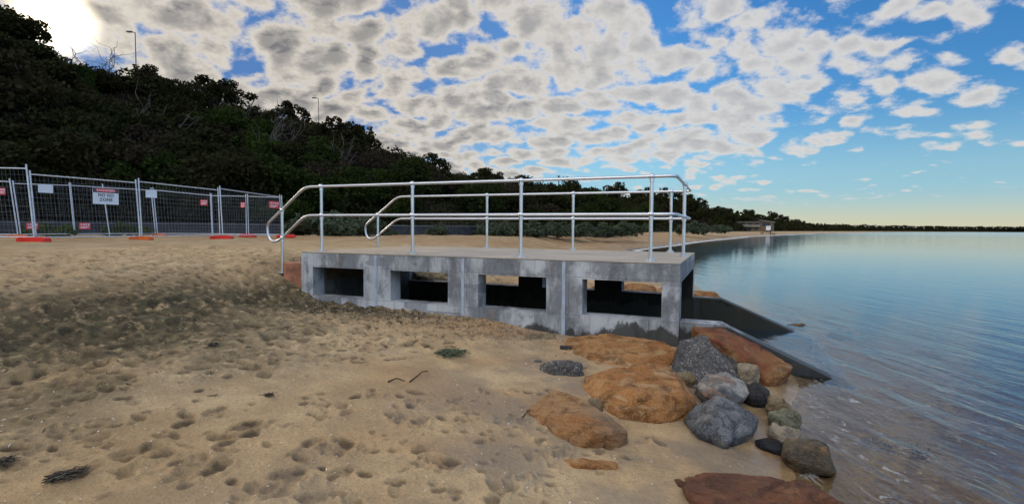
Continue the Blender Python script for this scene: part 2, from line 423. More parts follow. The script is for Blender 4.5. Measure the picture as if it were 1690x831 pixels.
def make_foliage(name, cs, brown=.0):
    m, N = newmat(name); p = geo(N); r = orand(N)
    n1 = N.noise(p, .35, 3); n2 = N.noise(p, 1.9, 3)
    c = N.mix(N.mr(n1, .35, .65), cs[0], cs[1])
    c = N.mix(N.mr(n2, .45, .68, 0, .8), c, cs[2])
    c = N.mix(N.mr(r, 0, 1, .0, .55, False), c, cs[3])
    d = N.n('ShaderNodeBsdfDiffuse', {'Color': c}).outputs[0]
    t = N.n('ShaderNodeBsdfTranslucent', {'Color': N.mix(1., c, (.9,1.,.5), 'MULTIPLY')}).outputs[0]
    s = N.n('ShaderNodeMixShader', {0: .25, 1: d, 2: t}).outputs[0]
    N.n('ShaderNodeOutputMaterial', {0: s})
    return m
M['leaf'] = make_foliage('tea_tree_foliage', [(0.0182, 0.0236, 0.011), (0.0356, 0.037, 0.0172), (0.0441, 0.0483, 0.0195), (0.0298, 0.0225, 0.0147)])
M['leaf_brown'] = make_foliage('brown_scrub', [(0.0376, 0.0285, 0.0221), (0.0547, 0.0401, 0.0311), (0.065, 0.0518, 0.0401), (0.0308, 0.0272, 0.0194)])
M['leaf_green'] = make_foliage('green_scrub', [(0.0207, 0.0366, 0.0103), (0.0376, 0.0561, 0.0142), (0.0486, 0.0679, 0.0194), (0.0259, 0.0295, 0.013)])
M['saltbush'] = make_foliage('grey_green_saltbush', [(.065,.085,.055),(.10,.122,.085),(.13,.15,.105),(.06,.075,.045)])
M['grass'] = make_foliage('shore_grass', [(.05,.085,.02),(.07,.11,.03),(.09,.13,.04),(.06,.07,.03)])
M['bark'] = plain('bark', (.060,.050,.043), .9, 0, .4, 6)
M['palebark'] = plain('bare_grey_branches', (.085,.076,.068), .9, 0, .3, 6)
def make_soil():
    m, N = newmat('hill_soil'); p = geo(N)
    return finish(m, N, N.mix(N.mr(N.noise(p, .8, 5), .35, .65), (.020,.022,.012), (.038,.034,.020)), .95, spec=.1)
M['soil'] = make_soil()

def rockmat(name, a, b, c, scale=3., speck=0., veins=.5, wetline=.04, end=None):
    """a main colour, b second colour in patches, c veins and stains"""
    m, N = newmat(name); p = objc(N); r = N.vmath('ADD', p, N.n('ShaderNodeCombineXYZ', {0: N.math('MULTIPLY', orand(N), 37.), 1: 5., 2: 3.}).outputs[0])
    n1 = N.noise(r, scale, 6, .62, .8); n2 = N.noise(r, scale*3.5, 6, .7, .4); n3 = N.noise(N.mapping(r, (1,1,3.2), (.5,.3,0)), scale*1.6, 5, .6, 1.5); f = N.noise(r, 75, 4, .7)
    col = N.mix(N.mr(n1, .40, .60), a, b)
    col = N.mix(N.mr(n3, .52, .64, 0, veins), col, c)
    col = N.mix(N.mr(n2, .46, .64, 0, .85), col, tuple(x*.30 for x in a))
    col = N.mix(N.mr(f, .40, .70, 0, .45), col, tuple(min(1, x*1.5+.03) for x in b))
    if end:
        xx = N.n('ShaderNodeSeparateXYZ', {0: p}).outputs[0]
        col = N.mix(N.mr(N.math('ADD', xx, N.math('MULTIPLY', n1, .5)), end[0], end[0]+.3, 0, .5), col, end[1])
    if speck:
        v = N.noise(r, 48, 3, .75); v2 = N.noise(r, 7, 4, .6)
        col = N.mix(N.math('MULTIPLY', N.mr(N.math('ADD', v, N.math('MULTIPLY', v2, .35)), .74, .82), speck), col, (.50,.47,.43))
        col = N.mix(N.mr(v, .30, .42, .7, 0), col, (.025,.024,.026))
    z = N.n('ShaderNodeSeparateXYZ', {0: geo(N)}).outputs[2]
    wet = N.mr(N.math('ADD', z, N.math('MULTIPLY', n2, .06)), wetline, wetline+.05, 1, 0)
    col = N.mix(wet, col, N.mix(1., col, (.40,.38,.36), 'MULTIPLY'))
    h = N.math('ADD', N.math('MULTIPLY', n2, 1.2), N.math('ADD', N.math('MULTIPLY', f, .35), N.math('MULTIPLY', n3, .9)))
    return finish(m, N, col, N.mr(wet, 0, 1, .85, .25), h, .95, .05, spec=.35)
M['rk_orange'] = rockmat('orange_sandstone', (.32,.125,.032), (.43,.22,.08), (.46,.33,.18), 2.0, 0, .75)
M['rk_grey_end'] = rockmat('orange_and_grey_sandstone', (.33,.14,.042), (.38,.22,.10), (.17,.10,.055), 2.4, end=(.22,(.25,.20,.14)))
M['rk_redcap'] = rockmat('rust_and_ochre_boulder', (.34,.175,.06), (.17,.035,.018), (.36,.28,.16), 1.5, 0, .7)
M['rk_speck'] = rockmat('speckled_dark_granite', (.085,.08,.08), (.13,.12,.115), (.05,.048,.05), 3.5, .75, .5)
M['rk_mixed'] = rockmat('pale_and_brown_boulder', (.44,.41,.36), (.10,.10,.11), (.33,.16,.07), 2.2, .15, .8)
M['rk_blue'] = rockmat('blue_grey_boulder', (.055,.062,.080), (.20,.205,.21), (.030,.032,.040), 2.4, .1, .8, .02)
M['rk_tan'] = rockmat('tan_stone', (.25,.17,.085), (.32,.25,.15), (.12,.09,.06), 6)
M['rk_olive'] = rockmat('olive_stone', (.16,.16,.095), (.25,.24,.16), (.09,.08,.05), 6)
M['rk_under'] = rockmat('submerged_tan_rock', (.36,.24,.12), (.42,.30,.16), (.22,.16,.09), 6, wetline=-9)
M['rk_pale'] = rockmat('pale_stone', (.46,.41,.33), (.36,.27,.17), (.18,.15,.11), 5)
M['rk_dark'] = rockmat('dark_wet_stone', (.032,.032,.036), (.06,.055,.055), (.02,.02,.02), 5, 0, .5, .12)
M['rk_brown'] = rockmat('red_brown_slab', (.20,.075,.032), (.12,.050,.027), (.33,.17,.07), 2.4, 0, .6, -.05)
M['rk_split'] = rockmat('brown_and_ochre_stone', (.085,.068,.045), (.12,.095,.06), (.36,.18,.055), 2.2, 0, .8, .0)

# ------------------------------------------------------------------ beach sheet
def polar(angs, rads):
    A, R = np.meshgrid(angs, rads, indexing='ij')
    x = np.sin(A)*R; y = np.cos(A)*R
    na, nr = A.shape
    i = np.arange(na)[:,None]; j = np.arange(nr-1)[None,:]
    a = i*nr+j; b = ((i+1) % na)*nr+j
    q = np.stack([a, a+1, b+1, b], -1).reshape(-1, 4)
    return x.ravel(), y.ravel(), q[:, ::-1], na, nr
def ramp(pieces):
    out = []
    for a, b, st in pieces: out += list(np.arange(a, b-1e-9, st))
    return np.radians(np.array(out))
angs = ramp([(-180,-56,4),(-56,-20,.18),(-20,46,.13),(46,60,.3),(60,180,4)])
rads = np.concatenate([[.02,.3,.6,.9,1.2,1.5], np.exp(np.arange(math.log(1.8), math.log(9), .0034)), np.exp(np.arange(math.log(9), math.log(15), .0068)), np.exp(np.arange(math.log(15), math.log(70), .016)), np.exp(np.arange(math.log(70), math.log(16000), .06))])
x, y, q, na, nr = polar(angs, rads)
sd = shore_dist(x, y)
h = ground(x, y, True)
far = sstep(13, 16, np.hypot(x, y))
h = h + relief(x, y) + far*sstep(1, 3, sd)*.03*fbm(x*.9, y*.9, 3, 61)*(1-sstep(60, 120, np.hypot(x, y)))
zc = h
me = mesh_np('beach', np.stack([x, y, zc], 1), q, smooth=True)
def setattr_f(me, name, v):
    a = me.attributes.new(name, 'FLOAT', 'POINT'); a.data.foreach_set('value', np.asarray(v, np.float32))
w1 = np.exp(-((sd-6.35-.35*fbm(x*.5, y*.5, 3, 71))/1.15)**2)*(1-sstep(9, 16, y))
w2 = .55*np.exp(-((sd-4.6)/1.0)**2)*sstep(-.1, .5, fbm(x*.7, y*.7, 3, 73))*(1-sstep(7.5, 10, y))
lxw = (x-X0)*CT-(y-Y0)*ST; lyw = (x-X0)*ST+(y-Y0)*CT
w3 = .45*np.exp(-((lyw+.45)/.6)**2)*sstep(-1.6, -.6, lxw)*(1-sstep(1.6, 2.6, lxw))
setattr_f(me, 'wrack', np.clip(w1+w2+w3, 0, 1))
setattr_f(me, 'ochre', np.clip(sstep(14, 24, y)*(1-sstep(70, 130, y)) + .7*np.exp(-((sd-3.3)/1.6)**2)*sstep(-2., .3, x), 0, 1))
setattr_f(me, 'wet', np.clip(1-sstep(.018, .075, h+.015*fbm(x*2, y*2, 3, 81)), 0, 1))
setattr_f(me, 'damp', np.clip((1-sstep(1.6, 3.6, sd))*sstep(0, .2, sd), 0, 1))
setattr_f(me, 'farbump', far); setattr_f(me, 'moist_shade', relief(x, y, MOI_SHADE))
beach = link('beach', me, M['sand']); tag(beach, 'sandy beach sloping down to the water, trodden with footprints', None, None, 'structure')

# ------------------------------------------------------------------ sea sheet
angs = ramp([(-180,-20,5),(-20,5,.3),(5,50,.13),(50,90,1.5),(90,180,5)])
rads = np.concatenate([[.02,.6,1.0,1.5], np.exp(np.arange(math.log(1.8), math.log(16), .0085)), np.exp(np.arange(math.log(16), math.log(300), .02)), np.exp(np.arange(math.log(300), math.log(40000), .12))])
x, y, q, na, nr = polar(angs, rads)
sd = shore_dist(x, y); gh = ground(x, y, True); dep = np.clip(-gh, 0, 9)
amp = (1-sstep(4.5, 12, np.hypot(x, y)))*sstep(.0, 1.2, -sd)
z = np.zeros_like(x)
for k in range(34):
    lam = np.exp(rng.uniform(math.log(.12), math.log(1.2))); d = rng.normal(-.12, .33); ph = rng.uniform(0, 6.28)
    z += lam**.9*np.sin((x*math.cos(d)+y*math.sin(d)+.12*np.sin(y*1.3+ph))*2*PI/lam+ph)
z = z*.0019*amp*(1+.5*vnoise(x*.7, y*.35, 5))
me = mesh_np('sea', np.stack([x, y, z], 1), q, smooth=True)
rr = np.hypot(x, y)
setattr_f(me, 'turbid', np.clip(1-np.exp(-np.clip(dep-.10, 0, 9)*1.0), 0, .985))
setattr_f(me, 'ripple', np.interp(rr, [2, 6, 14, 40, 150, 2000], [.95, .7, .22, .08, .10, .16]))
setattr_f(me, 'rough', np.interp(rr, [3, 15, 60, 400], [.015, .03, .06, .12]))
shf = np.exp(-((sd+.45)/.55)**2)*(y < 6.2)
wav = np.exp(-(((sd+1.7)+.25*np.sin(y*1.1))/.30)**2)*.85*(y < 5.5)
setattr_f(me, 'foam', np.clip(shf+wav, 0, 1)*.38*(gh < .02))
line = sstep(14, 30, y)*(1-sstep(300, 600, y))
wd = np.interp(y, [20, 60, 200], [.16, .55, 1.6])
setattr_f(me, 'surf', np.clip(line*np.exp(-((sd+wd*1.2+.4*wd*vnoise(x*.2, y*.1, 8))/wd)**2)*.8, 0, 1))
sea = link('sea', me, M['water']); tag(sea, 'calm blue bay water lapping at the beach', None, None, 'structure')

# ------------------------------------------------------------------ bluff and coast behind the beach
HB = [(-26,-40),(-25,4),(-23.6,22),(-20.2,28),(-14.2,32),(-4.8,36),(10,54),(21,86),(60,150),(133,260),(255,418),(550,798),(1090,1400),(2300,2610),(5200,5320),(11900,11600)]
def rid(px, py, Y, drop):
    p = at(px, py, Y); return (p[0], p[1], p[2]-drop)
HR = [(-50,-40,15),(-47,10,15), rid(0,15,42,3.0), rid(150,86,50,3.8), rid(320,122,58,4.3), rid(515,184,68,4.6), rid(720,272,92,3.6), rid(900,306,128,3.2), rid(1080,322,200,3.0),
      rid(1200,352,270,3.0), rid(1340,371,430,2.), rid(1430,373.5,830,.5), rid(1510,374.6,1430,.5), rid(1600,375.6,2650,0), rid(1688,376.5,5400,0), (12300,11300,60)]
HB = np.array(HB, float); HR = np.array(HR, float)
def hill_pt(s, t):
    """s along the coast (0..len-1), t 0 at the foot, 1 at the crest, up to 2 behind it"""
    k = np.arange(len(HB)); s = np.asarray(s, float); t = np.asarray(t, float)
    bx, by = np.interp(s, k, HB[:,0]), np.interp(s, k, HB[:,1])
    rx, ry, rz = (np.interp(s, k, HR[:,i]) for i in range(3))
    tt = np.clip(t, 0, 1)
    x = bx+(rx-bx)*t; y = by+(ry-by)*t
    z = 1.0+(rz-1.0)*(.88*tt**.92+.12*sstep(0, 1, tt)) - np.clip(t-1, 0, 2)*1.2
    amp = sstep(0, .2, tt)*(1-.6*sstep(.8, 1, tt))*np.clip(rz/18, 0, 1)
    z = z + amp*(1.1*fbm(x*.09, y*.09, 3, 91))
    return x, y, z
ss = np.concatenate([np.linspace(0, 2, 20, endpoint=False), np.linspace(2, 11, 220, endpoint=False), np.linspace(11, 15, 80)])
tt = np.concatenate([np.linspace(-.02, 1.1, 50), np.linspace(1.15, 2.6, 8)])
SS, TT = np.meshgrid(ss, tt, indexing='ij')
x, y, z = hill_pt(SS.ravel(), TT.ravel()); z = np.where(TT.ravel() < 0, -.5, z)
i = np.arange(len(ss)-1)[:,None]; j = np.arange(len(tt)-1)[None,:]; a = i*len(tt)+j; b = (i+1)*len(tt)+j
q = np.stack([a, b, b+1, a+1], -1).reshape(-1, 4)
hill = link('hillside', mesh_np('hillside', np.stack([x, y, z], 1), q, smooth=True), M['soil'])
tag(hill, 'steep dark bluff behind the beach running out to a far low coast', None, None, 'structure')

# ---- foliage
def leaves(cent, n_or, size, asp=1.6, up=.0):
    """diamond leaf-clump faces about the points cent"""
    n = len(cent)
    d1 = rng.normal(size=(n,3)); d1[:,2] *= (1-up); d1 /= np.linalg.norm(d1, axis=1)[:,None]
    d2 = np.cross(d1, rng.normal(size=(n,3))); d2 /= np.linalg.norm(d2, axis=1)[:,None]
    s = (size*rng.uniform(.6, 1.35, n))[:,None] if np.ndim(size) == 0 else (size*rng.uniform(.6,1.35,n))[:,None]
    v = np.stack([cent-d1*s*asp*.5, cent+d2*s*.5, cent+d1*s*asp*.5, cent-d2*s*.5], 1).reshape(-1, 3)
    return v, np.arange(4*n).reshape(-1, 4)
def crown_pts(clumps, n):
    w = np.array([c[3]*c[4] for c in clumps])**1.3; w /= w.sum()
    k = rng.choice(len(clumps), n, p=w); c = np.array(clumps)[k]
    d = rng.normal(size=(n,3)); d /= np.linalg.norm(d, axis=1)[:,None]
    r = rng.uniform(.35, 1, n)**.45*(1+.12*rng.normal(size=n))
    return c[:,:3]+d*np.stack([c[:,3], c[:,3], c[:,4]], 1)*r[:,None]
def limb_tree(mb, base, top, r0, n=5, wob=.12):
    base = np.array(base, float); top = np.array(top, float); L = np.linalg.norm(top-base)
    pts = [base+(top-base)*i/n + (rng.normal(size=3)*wob*L/n if 0 < i < n else 0) for i in range(n+1)]
    mb.tube(pts, r0, 6, True, r0*.3)
def proto_tree(name, H, W, nl, size, lm, cl, trunk_h=.35, flat=.5, gap=.75, label=None, cat='tree', group=None, bark='bark'):
    root = empty(name, label=label, cat=cat, group=group)
    clumps = []
    for _ in range(cl):
        a = rng.uniform(0, 2*PI); r = W*.5*math.sqrt(rng.random())
        hh = H*(trunk_h+(1-trunk_h)*rng.uniform(.25, .92)*(1-.45*(r/(W*.5))**2))
        rr = W*rng.uniform(.10, .21)*gap
        clumps.append((math.cos(a)*r, math.sin(a)*r, hh, rr*1.25, rr*flat*1.6))
    tb = MB()
    limb_tree(tb, (0,0,-.6), (rng.normal()*.1*W, rng.normal()*.1*W, H*.55), W*.035+.03, 6)
    for c in clumps[::2]:
        limb_tree(tb, (rng.normal()*.02, rng.normal()*.02, H*rng.uniform(.08,.4)), c[:3], W*.014+.012, 5, .25)
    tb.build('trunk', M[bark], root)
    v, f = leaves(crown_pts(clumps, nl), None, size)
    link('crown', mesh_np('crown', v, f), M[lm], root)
    return root
G_SL = 'shrubs massed on the dark hillside'; G_RT = 'trees along the crest of the bluff'
L_SL = 'dark shrub in the mass of scrub covering the shaded bluff'
L_BR = 'brownish twiggy shrub in the scrub covering the shaded bluff'
L_GR = 'greener leafy shrub in the scrub low on the shaded bluff'
L_RT = 'dark tree on the crest of the bluff against bright cloud'
protos = [
 (proto_tree('hillside_shrub', 3.0, 4.2, 3600, .17, 'leaf', 22, .1, .6, .95, L_SL, 'shrub', G_SL), 'a'),
 (proto_tree('hillside_shrub', 3.6, 4.6, 3600, .19, 'leaf', 18, .15, .55, .9, L_SL, 'shrub', G_SL), 'a'),
 (proto_tree('hillside_shrub', 2.6, 4.0, 2600, .14, 'leaf_brown', 18, .12, .6, .8, L_BR, 'shrub', G_SL), 'b'),
 (proto_tree('hillside_shrub', 2.6, 3.8, 3600, .15, 'leaf_green', 20, .08, .6, .95, L_GR, 'shrub', G_SL), 'g')]
crest = [
 proto_tree('crest_tree', 4.4, 5.0, 3600, .19, 'leaf', 44, .22, .62, .62, L_RT, 'tree', G_RT),
 proto_tree('crest_tree', 3.8, 5.6, 3800, .19, 'leaf', 46, .10, .65, .66, L_RT, 'tree', G_RT),
 proto_tree('crest_tree', 4.9, 4.6, 2600, .18, 'leaf', 36, .30, .60, .55, L_RT, 'tree', G_RT)]
used = set()
def put(proto, p, sc, label=None):
    if proto.name not in used: used.add(proto.name); o = proto
    else: o = copy_tree(proto)
    o.location = p; o.rotation_euler = (0, 0, rng.uniform(0, 6.28))
    o.scale = (sc*rng.uniform(.85,1.15), sc*rng.uniform(.85,1.15), sc*rng.uniform(.85,1.15))
    if label: o['label'] = label
    return o
# slope shrubs: a jittered lattice in (s, t), denser near the camera
cells = []
for s0, s1, ns, nt in ((2.0,5.0,15,9),(5.0,7.0,12,5),(7.0,9.3,16,3)):
    for i in range(ns):
        for j in range(nt):
            cells.append((s0+(s1-s0)*(i+rng.random())/ns, .04+.9*(j+rng.random())/nt))
for s, t in cells:
    X, Y, Z = (float(v) for v in hill_pt(s, t))
    u = rng.random()
    if t < .25: pr = protos[3] if u < .55 else protos[rng.integers(0, 3)]
    else: pr = protos[2] if u < .33 else protos[0] if u < .64 else protos[1] if u < .9 else protos[3]
    sc = rng.uniform(.75, 1.3)*(1 if s < 6 else 1.25 if s < 7 else 1.6)
    if t < .12: sc *= .7
    if t > .7: sc *= .75
    put(pr[0], (X, Y, Z-.25), sc)
# crest trees
for px, hs in [(-40,1),(5,.8),(30,.9),(70,.55),(112,.6),(150,.75),(185,.7),(222,1.05),(250,.9),(290,1),(315,.85),(345,1.15),(372,1.1),(400,.85),(425,.75),(455,.7),(483,1.15),(505,.7),(545,.75),(566,1.2),(590,1.0),
               (612,.9),(636,.95),(655,1.1),(680,.9),(712,1.35),(735,.9),(760,.9),(785,.8),(812,.9),(845,.95),(880,1.0),(910,1.0),(945,1.0),(985,1.1),(1015,1.2),(1045,1.35),(1065,1.5),(1090,1.4),(1120,1.5),(1150,1.4),(1180,1.4),(1230,1.4),(1290,1.6),(1310,1.4)]:
    s = None
    cand = np.linspace(1.6, 10.3, 600); X, Y, Z = hill_pt(cand, np.full(600, 1.0))
    pxs = 845+F*X/np.maximum(Y, 1); k = int(np.argmin(np.abs(pxs-px)))
    t = rng.uniform(.93, 1.04); X, Y, Z = (float(v) for v in hill_pt(cand[k], t))
    put(crest[rng.integers(0, 3)], (X, Y, Z-.1), hs*rng.uniform(.85, 1.1))
# one ground-covering layer of low scrub between them
n = 150000
s = 2+8.5*rng.random(n)**1.25; t = rng.uniform(.0, 1.12, n)
X, Y, Z = hill_pt(s, t)
lump = np.clip(.55+.9*fbm(X*.45, Y*.45, 3, 101), 0, 1.6)
R = np.hypot(X, Y)
Z = Z + lump*rng.random(n)**.6*np.interp(R, [25, 300], [.95, 2.2])
v, f = leaves(np.stack([X, Y, Z], 1), None, np.interp(R, [25, 60, 300, 500], [.15, .22, .8, 1.3]))
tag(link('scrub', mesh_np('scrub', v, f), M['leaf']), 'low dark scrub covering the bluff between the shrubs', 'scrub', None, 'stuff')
n = 60000
s = 10.0+5*rng.random(n); t = rng.uniform(.0, 1.2, n); X, Y, Z = hill_pt(s, t); R = np.hypot(X, Y)
sz = np.interp(R, [400, 1000, 3000, 8000], [1.3, 2.2, 5, 12])
lump = np.clip(.3+1.2*fbm(X*.006, Y*.006, 4, 111), 0, 1.5)
v, f = leaves(np.stack([X, Y, Z+(.35+.5*lump)*rng.random(n)*sz*1.2], 1), None, sz)
tag(link('far_woodland', mesh_np('far_woodland', v, f), M['leaf']), 'dark strip of distant trees along the far shore of the bay', 'woodland', None, 'stuff')

# bare grey branches on the slope
def bare_bush(px, py, Y, hgt, label):
    p = at(px, py, Y)
    s_ = np.linspace(2, 7, 250)[:,None]; t_ = np.linspace(.02, 1, 80)[None,:]
    HX, HY, HZ = hill_pt(np.broadcast_to(s_, (250,80)), np.broadcast_to(t_, (250,80)))
    k = np.argmin((HX-p[0])**2+(HY-p[1])**2)
    root = empty('bare_shrub', (float(HX.ravel()[k]), float(HY.ravel()[k]), float(HZ.ravel()[k])-.1), 0, label, 'shrub', 'leafless shrubs on the hillside')
    mb = MB()
    for _ in range(7):
        a = rng.uniform(0, 6.28); top = np.array([math.cos(a)*hgt*.45, math.sin(a)*hgt*.45, hgt*rng.uniform(.7, 1.1)])
        limb_tree(mb, (0,0,-.2), top, .06, 6, .28)
        for _ in range(5):
            b = top*rng.uniform(.4, 1); e = b+rng.normal(size=3)*hgt*.22+np.array([0,0,hgt*.15]); limb_tree(mb, b, e, .022, 4, .3)
    mb.build('branches', M['palebark'], root)
for a in [(265,215,38,4.2,'leafless shrub with crooked pale branches halfway up the bluff'),(435,290,42,4.0,'leafless pale shrub low on the bluff above the fence corner'),
          (145,28,50,5,'bare twiggy tree on the skyline beside the sun glare'),(390,205,52,3.6,'grey bare shrub high on the bluff below the lamp posts'),(560,300,44,3.2,'leafless shrub low on the bluff behind the handrail'),(480,260,50,3.6,'grey bare shrub midway along the bluff')]:
    bare_bush(*a)

# ---- seawall at the foot of the bluff
sw = [(-25,2),(-23.0,21.6),(-19.6,27.2),(-13.8,31.0),(-4.8,34.8),(9.4,52.6),(14.2,63)]
root = empty('seawall', (sw[3][0], sw[3][1], 0), 0, 'low dark seawall with pale coping along the foot of the bluff', 'wall')
w_, c_ = MB(), MB()
for a, b in zip(sw[:-1], sw[1:]):
    a = np.array(a); b = np.array(b); L = np.linalg.norm(b-a); d = (b-a)/L; m_ = (a+b)/2 - np.array(sw[3])
    w_.obox((m_[0], m_[1], 1.2), d, L/2+.02, .14, .40); c_.obox((m_[0], m_[1], 1.64), d, L/2+.03, .19, .035)
w_.build('wall_face', M['seawall'], root); c_.build('coping', M['coping'], root)

# ---- dune bushes and grass
def bush(px, py, Y, W, H, lm, n, size, label, cat, group, name='saltbush'):
    p = at(px, py, Y); z = max(float(ground(p[0], p[1])), .9)
    root = empty(name, (p[0], p[1], z), 0, label, cat, group)
    cl = []
    for _ in range(int(10+W*4)):
        a = rng.uniform(0, 6.28); r = W*.5*math.sqrt(rng.random()); rr = rng.uniform(.14,.26)*H+.05
        cl.append((math.cos(a)*r, math.sin(a)*r*.6, H*rng.uniform(.25,.85)*(1-.5*(2*r/W)**2), rr*1.3, rr))
    v, f = leaves(crown_pts(cl, n), None, size, 2.2)
    link('foliage', mesh_np('foliage', v, f), M[lm], root)
    mb = MB()
    for c in cl[:8]: limb_tree(mb, (0,0,-.1), c[:3], .025, 4, .2)
    mb.build('stem', M['bark'], root)
G = 'saltbushes along the top of the beach'
for a in [(540,389,28,4.6,1.35,3200,'broad grey-green saltbush behind the near handrail stairs'),(600,388,30,3.0,1.2,2200,'grey-green saltbush between the two stair handrails'),
          (505,389,29,1.6,.8,900,'small saltbush at the left end of the bush row'),(722,388,33,1.2,.75,700,'small lone saltbush against the dark seawall'),
          (818,385,37,2.4,1.2,1600,'saltbush behind the third far rail post'),(850,385,38,2.2,1.1,1500,'rounded saltbush just left of the tall middle rail post'),
          (885,385,40,2.4,1.3,1600,'saltbush just right of the tall middle rail post'),(920,385,42,2.8,1.3,1600,'saltbush seen left of the fourth far rail post'),
          (958,384,44,2.4,1.2,1400,'saltbush seen right of the fourth far rail post'),(995,384,47,2.6,1.3,1400,'saltbush midway between the two right rail posts'),
          (1025,384,49,2.8,1.4,1400,'saltbush nearest the left of the front right rail post'),(1052,384,52,2.8,1.4,1400,'saltbush behind the front right rail post'),
          (1148,382,84,5.2,2.0,1400,'saltbush beyond the end rail on the far beach'),(1185,382,104,5.6,1.7,1300,'low saltbush farthest along the beach beside the bluff')]:
    bush(*a[:5], 'saltbush', a[5], .13 if a[2] < 60 else .26, a[6], 'bush', G)
for a in [(205,388,21.5,1.9,.55,900,'patch of bright green grass inside the fence beside the orange foot'),(90,389,20,2.6,.6,900,'grassy tuft inside the fence left of the warning sign'),(640,390,31,1.2,.35,400,'low grass tuft between the stair handrails')]:
    bush(*a[:5], 'grass', a[5], .07, a[6], 'grass', 'grass tufts at the top of the beach', 'grass_tuft')

# ------------------------------------------------------------------ concrete culvert platform
plat = empty('culvert_platform', (X0, Y0, 0), -TH, 'grey concrete beach culvert with flat deck, square openings and sloping wing walls', 'culvert')
XL, XR, YN, YF, TK = -1.008, 4.595, -.1475, 2.718, .25
WT = PZ-.022
joints = [XL, .392, 1.812, 3.221, XR]
opens = [(-.782,.172),(.645,1.581),(2.04,2.992),(3.455,4.396)]
OZ0, OZ1 = .475, .915
def wall_panel(x0, x1, y0, y1, z0, z1, hx0, hx1, hz0, hz1, out, inn):
    """one wall panel with an opening; the inner, algae-dark face is its own part"""
    def V(x, y, z): return (x, y, z)
    mb = MB()
    for y, flip in ((y0, False), (y1, True)):
        o = [V(x0,y,z0),V(x1,y,z0),V(x1,y,z1),V(x0,y,z1)]; i = [V(hx0,y,hz0),V(hx1,y,hz0),V(hx1,y,hz1),V(hx0,y,hz1)]
        fs = [(k, (k+1)%4, 4+(k+1)%4, 4+k) for k in range(4)]
        mb.add(o+i, [f[::-1] for f in fs] if flip else fs)
    a = [V(hx0,y0,hz0),V(hx1,y0,hz0),V(hx1,y0,hz1),V(hx0,y0,hz1),V(hx0,y1,hz0),V(hx1,y1,hz0),V(hx1,y1,hz1),V(hx0,y1,hz1)]
    mb.add(a, [(k, (k+1)%4, 4+(k+1)%4, 4+k) for k in range(4)])
    a = [V(x0,y0,z0),V(x1,y0,z0),V(x1,y0,z1),V(x0,y0,z1),V(x0,y1,z0),V(x1,y1,z0),V(x1,y1,z1),V(x0,y1,z1)]
    mb.add(a, [(k, 4+k, 4+(k+1)%4, (k+1)%4) for k in range(4)])
    return mb
def merge(o):
    bm = bmesh.new(); bm.from_mesh(o.data); bmesh.ops.remove_doubles(bm, verts=bm.verts, dist=1e-5)
    bmesh.ops.recalc_face_normals(bm, faces=bm.faces); bm.to_mesh(o.data); bm.free()
for k in range(4):
    x0, x1 = joints[k]+(.004 if k else 0), joints[k+1]-(.004 if k < 3 else 0)
    o = wall_panel(x0, x1, YN, YN+TK, -.5, WT, opens[k][0], opens[k][1], OZ0, OZ1, 0, 0).build('wall_panel', M['concrete'], plat, bevel=.007); merge(o)
    o = wall_panel(x0, x1, YF-TK, YF, -.5, WT, opens[k][0], opens[k][1], OZ0, OZ1, 0, 0).build('wall_panel', M['concrete'], plat, bevel=.007); merge(o)
    # dark slimed lining on the inside of the seaward-facing far wall, below and between the openings
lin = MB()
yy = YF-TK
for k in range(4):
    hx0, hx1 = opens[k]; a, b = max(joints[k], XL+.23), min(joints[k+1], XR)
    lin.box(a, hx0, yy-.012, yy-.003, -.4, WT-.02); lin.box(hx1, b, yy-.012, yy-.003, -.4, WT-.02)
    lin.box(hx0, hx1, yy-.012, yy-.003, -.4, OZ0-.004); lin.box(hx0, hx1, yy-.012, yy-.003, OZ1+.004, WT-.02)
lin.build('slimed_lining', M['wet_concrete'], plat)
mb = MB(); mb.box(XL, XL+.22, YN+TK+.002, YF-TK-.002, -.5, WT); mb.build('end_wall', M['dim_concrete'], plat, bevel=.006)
mb = MB(); mb.box(XL+.223, XL+.245, YN+TK+.01, YF-TK-.01, .69, .965); mb.build('timber_board', M['board'], plat)
mb = MB(); mb.box(XR-.26, XR-.003, YN+TK+.002, YF-TK-.002, .90, WT); mb.build('end_beam', M['concrete'], plat, bevel=.008)
mb = MB(); mb.box(XL-.004, XR+.004, YN-.004, YF+.004, WT+.001, PZ); mb.build('deck', M['deck'], plat, bevel=.008)
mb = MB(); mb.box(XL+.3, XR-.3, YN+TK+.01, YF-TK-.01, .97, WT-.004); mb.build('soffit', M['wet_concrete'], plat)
for xj in joints[1:4]:
    mb = MB(); mb.box(xj-.022, xj+.022, YN-.008, YN+.05, -.3, WT-.003); mb.build('joint_strip', M['strip'], plat)
mb = MB(); mb.box(XL-.42, XL-.004, YN+.05, YF-.05, .3, PZ-.19); mb.build('step', M['rust_concrete'], plat, bevel=.012)
def wing(y0, y1, zt, xs, xt, zend, mat):
    mb = MB(); pr = [(XR+.004, -.7), (xt+1.0, -.7), (xt+1.0, zend-.45), (xs, zt), (XR+.004, zt)]
    n = len(pr); vs = [(x, y0, z) for x, z in pr]+[(x, y1, z) for x, z in pr]
    mb.add(vs, [tuple(range(n)), tuple(range(n, 2*n))[::-1]]+[(i, n+i, n+(i+1)%n, (i+1)%n) for i in range(n)])
    o = mb.build('wing_wall', mat, plat, bevel=.008); merge(o); return o
wing(YN, YN+.22, .485, 5.04, 6.1, .015, M['wing'])
wing(YF-.22, YF, .44, 5.02, 6.19, -.03, M['wing'])
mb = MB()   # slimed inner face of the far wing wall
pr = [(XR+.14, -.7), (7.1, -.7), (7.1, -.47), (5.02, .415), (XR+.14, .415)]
yb = YF-.22
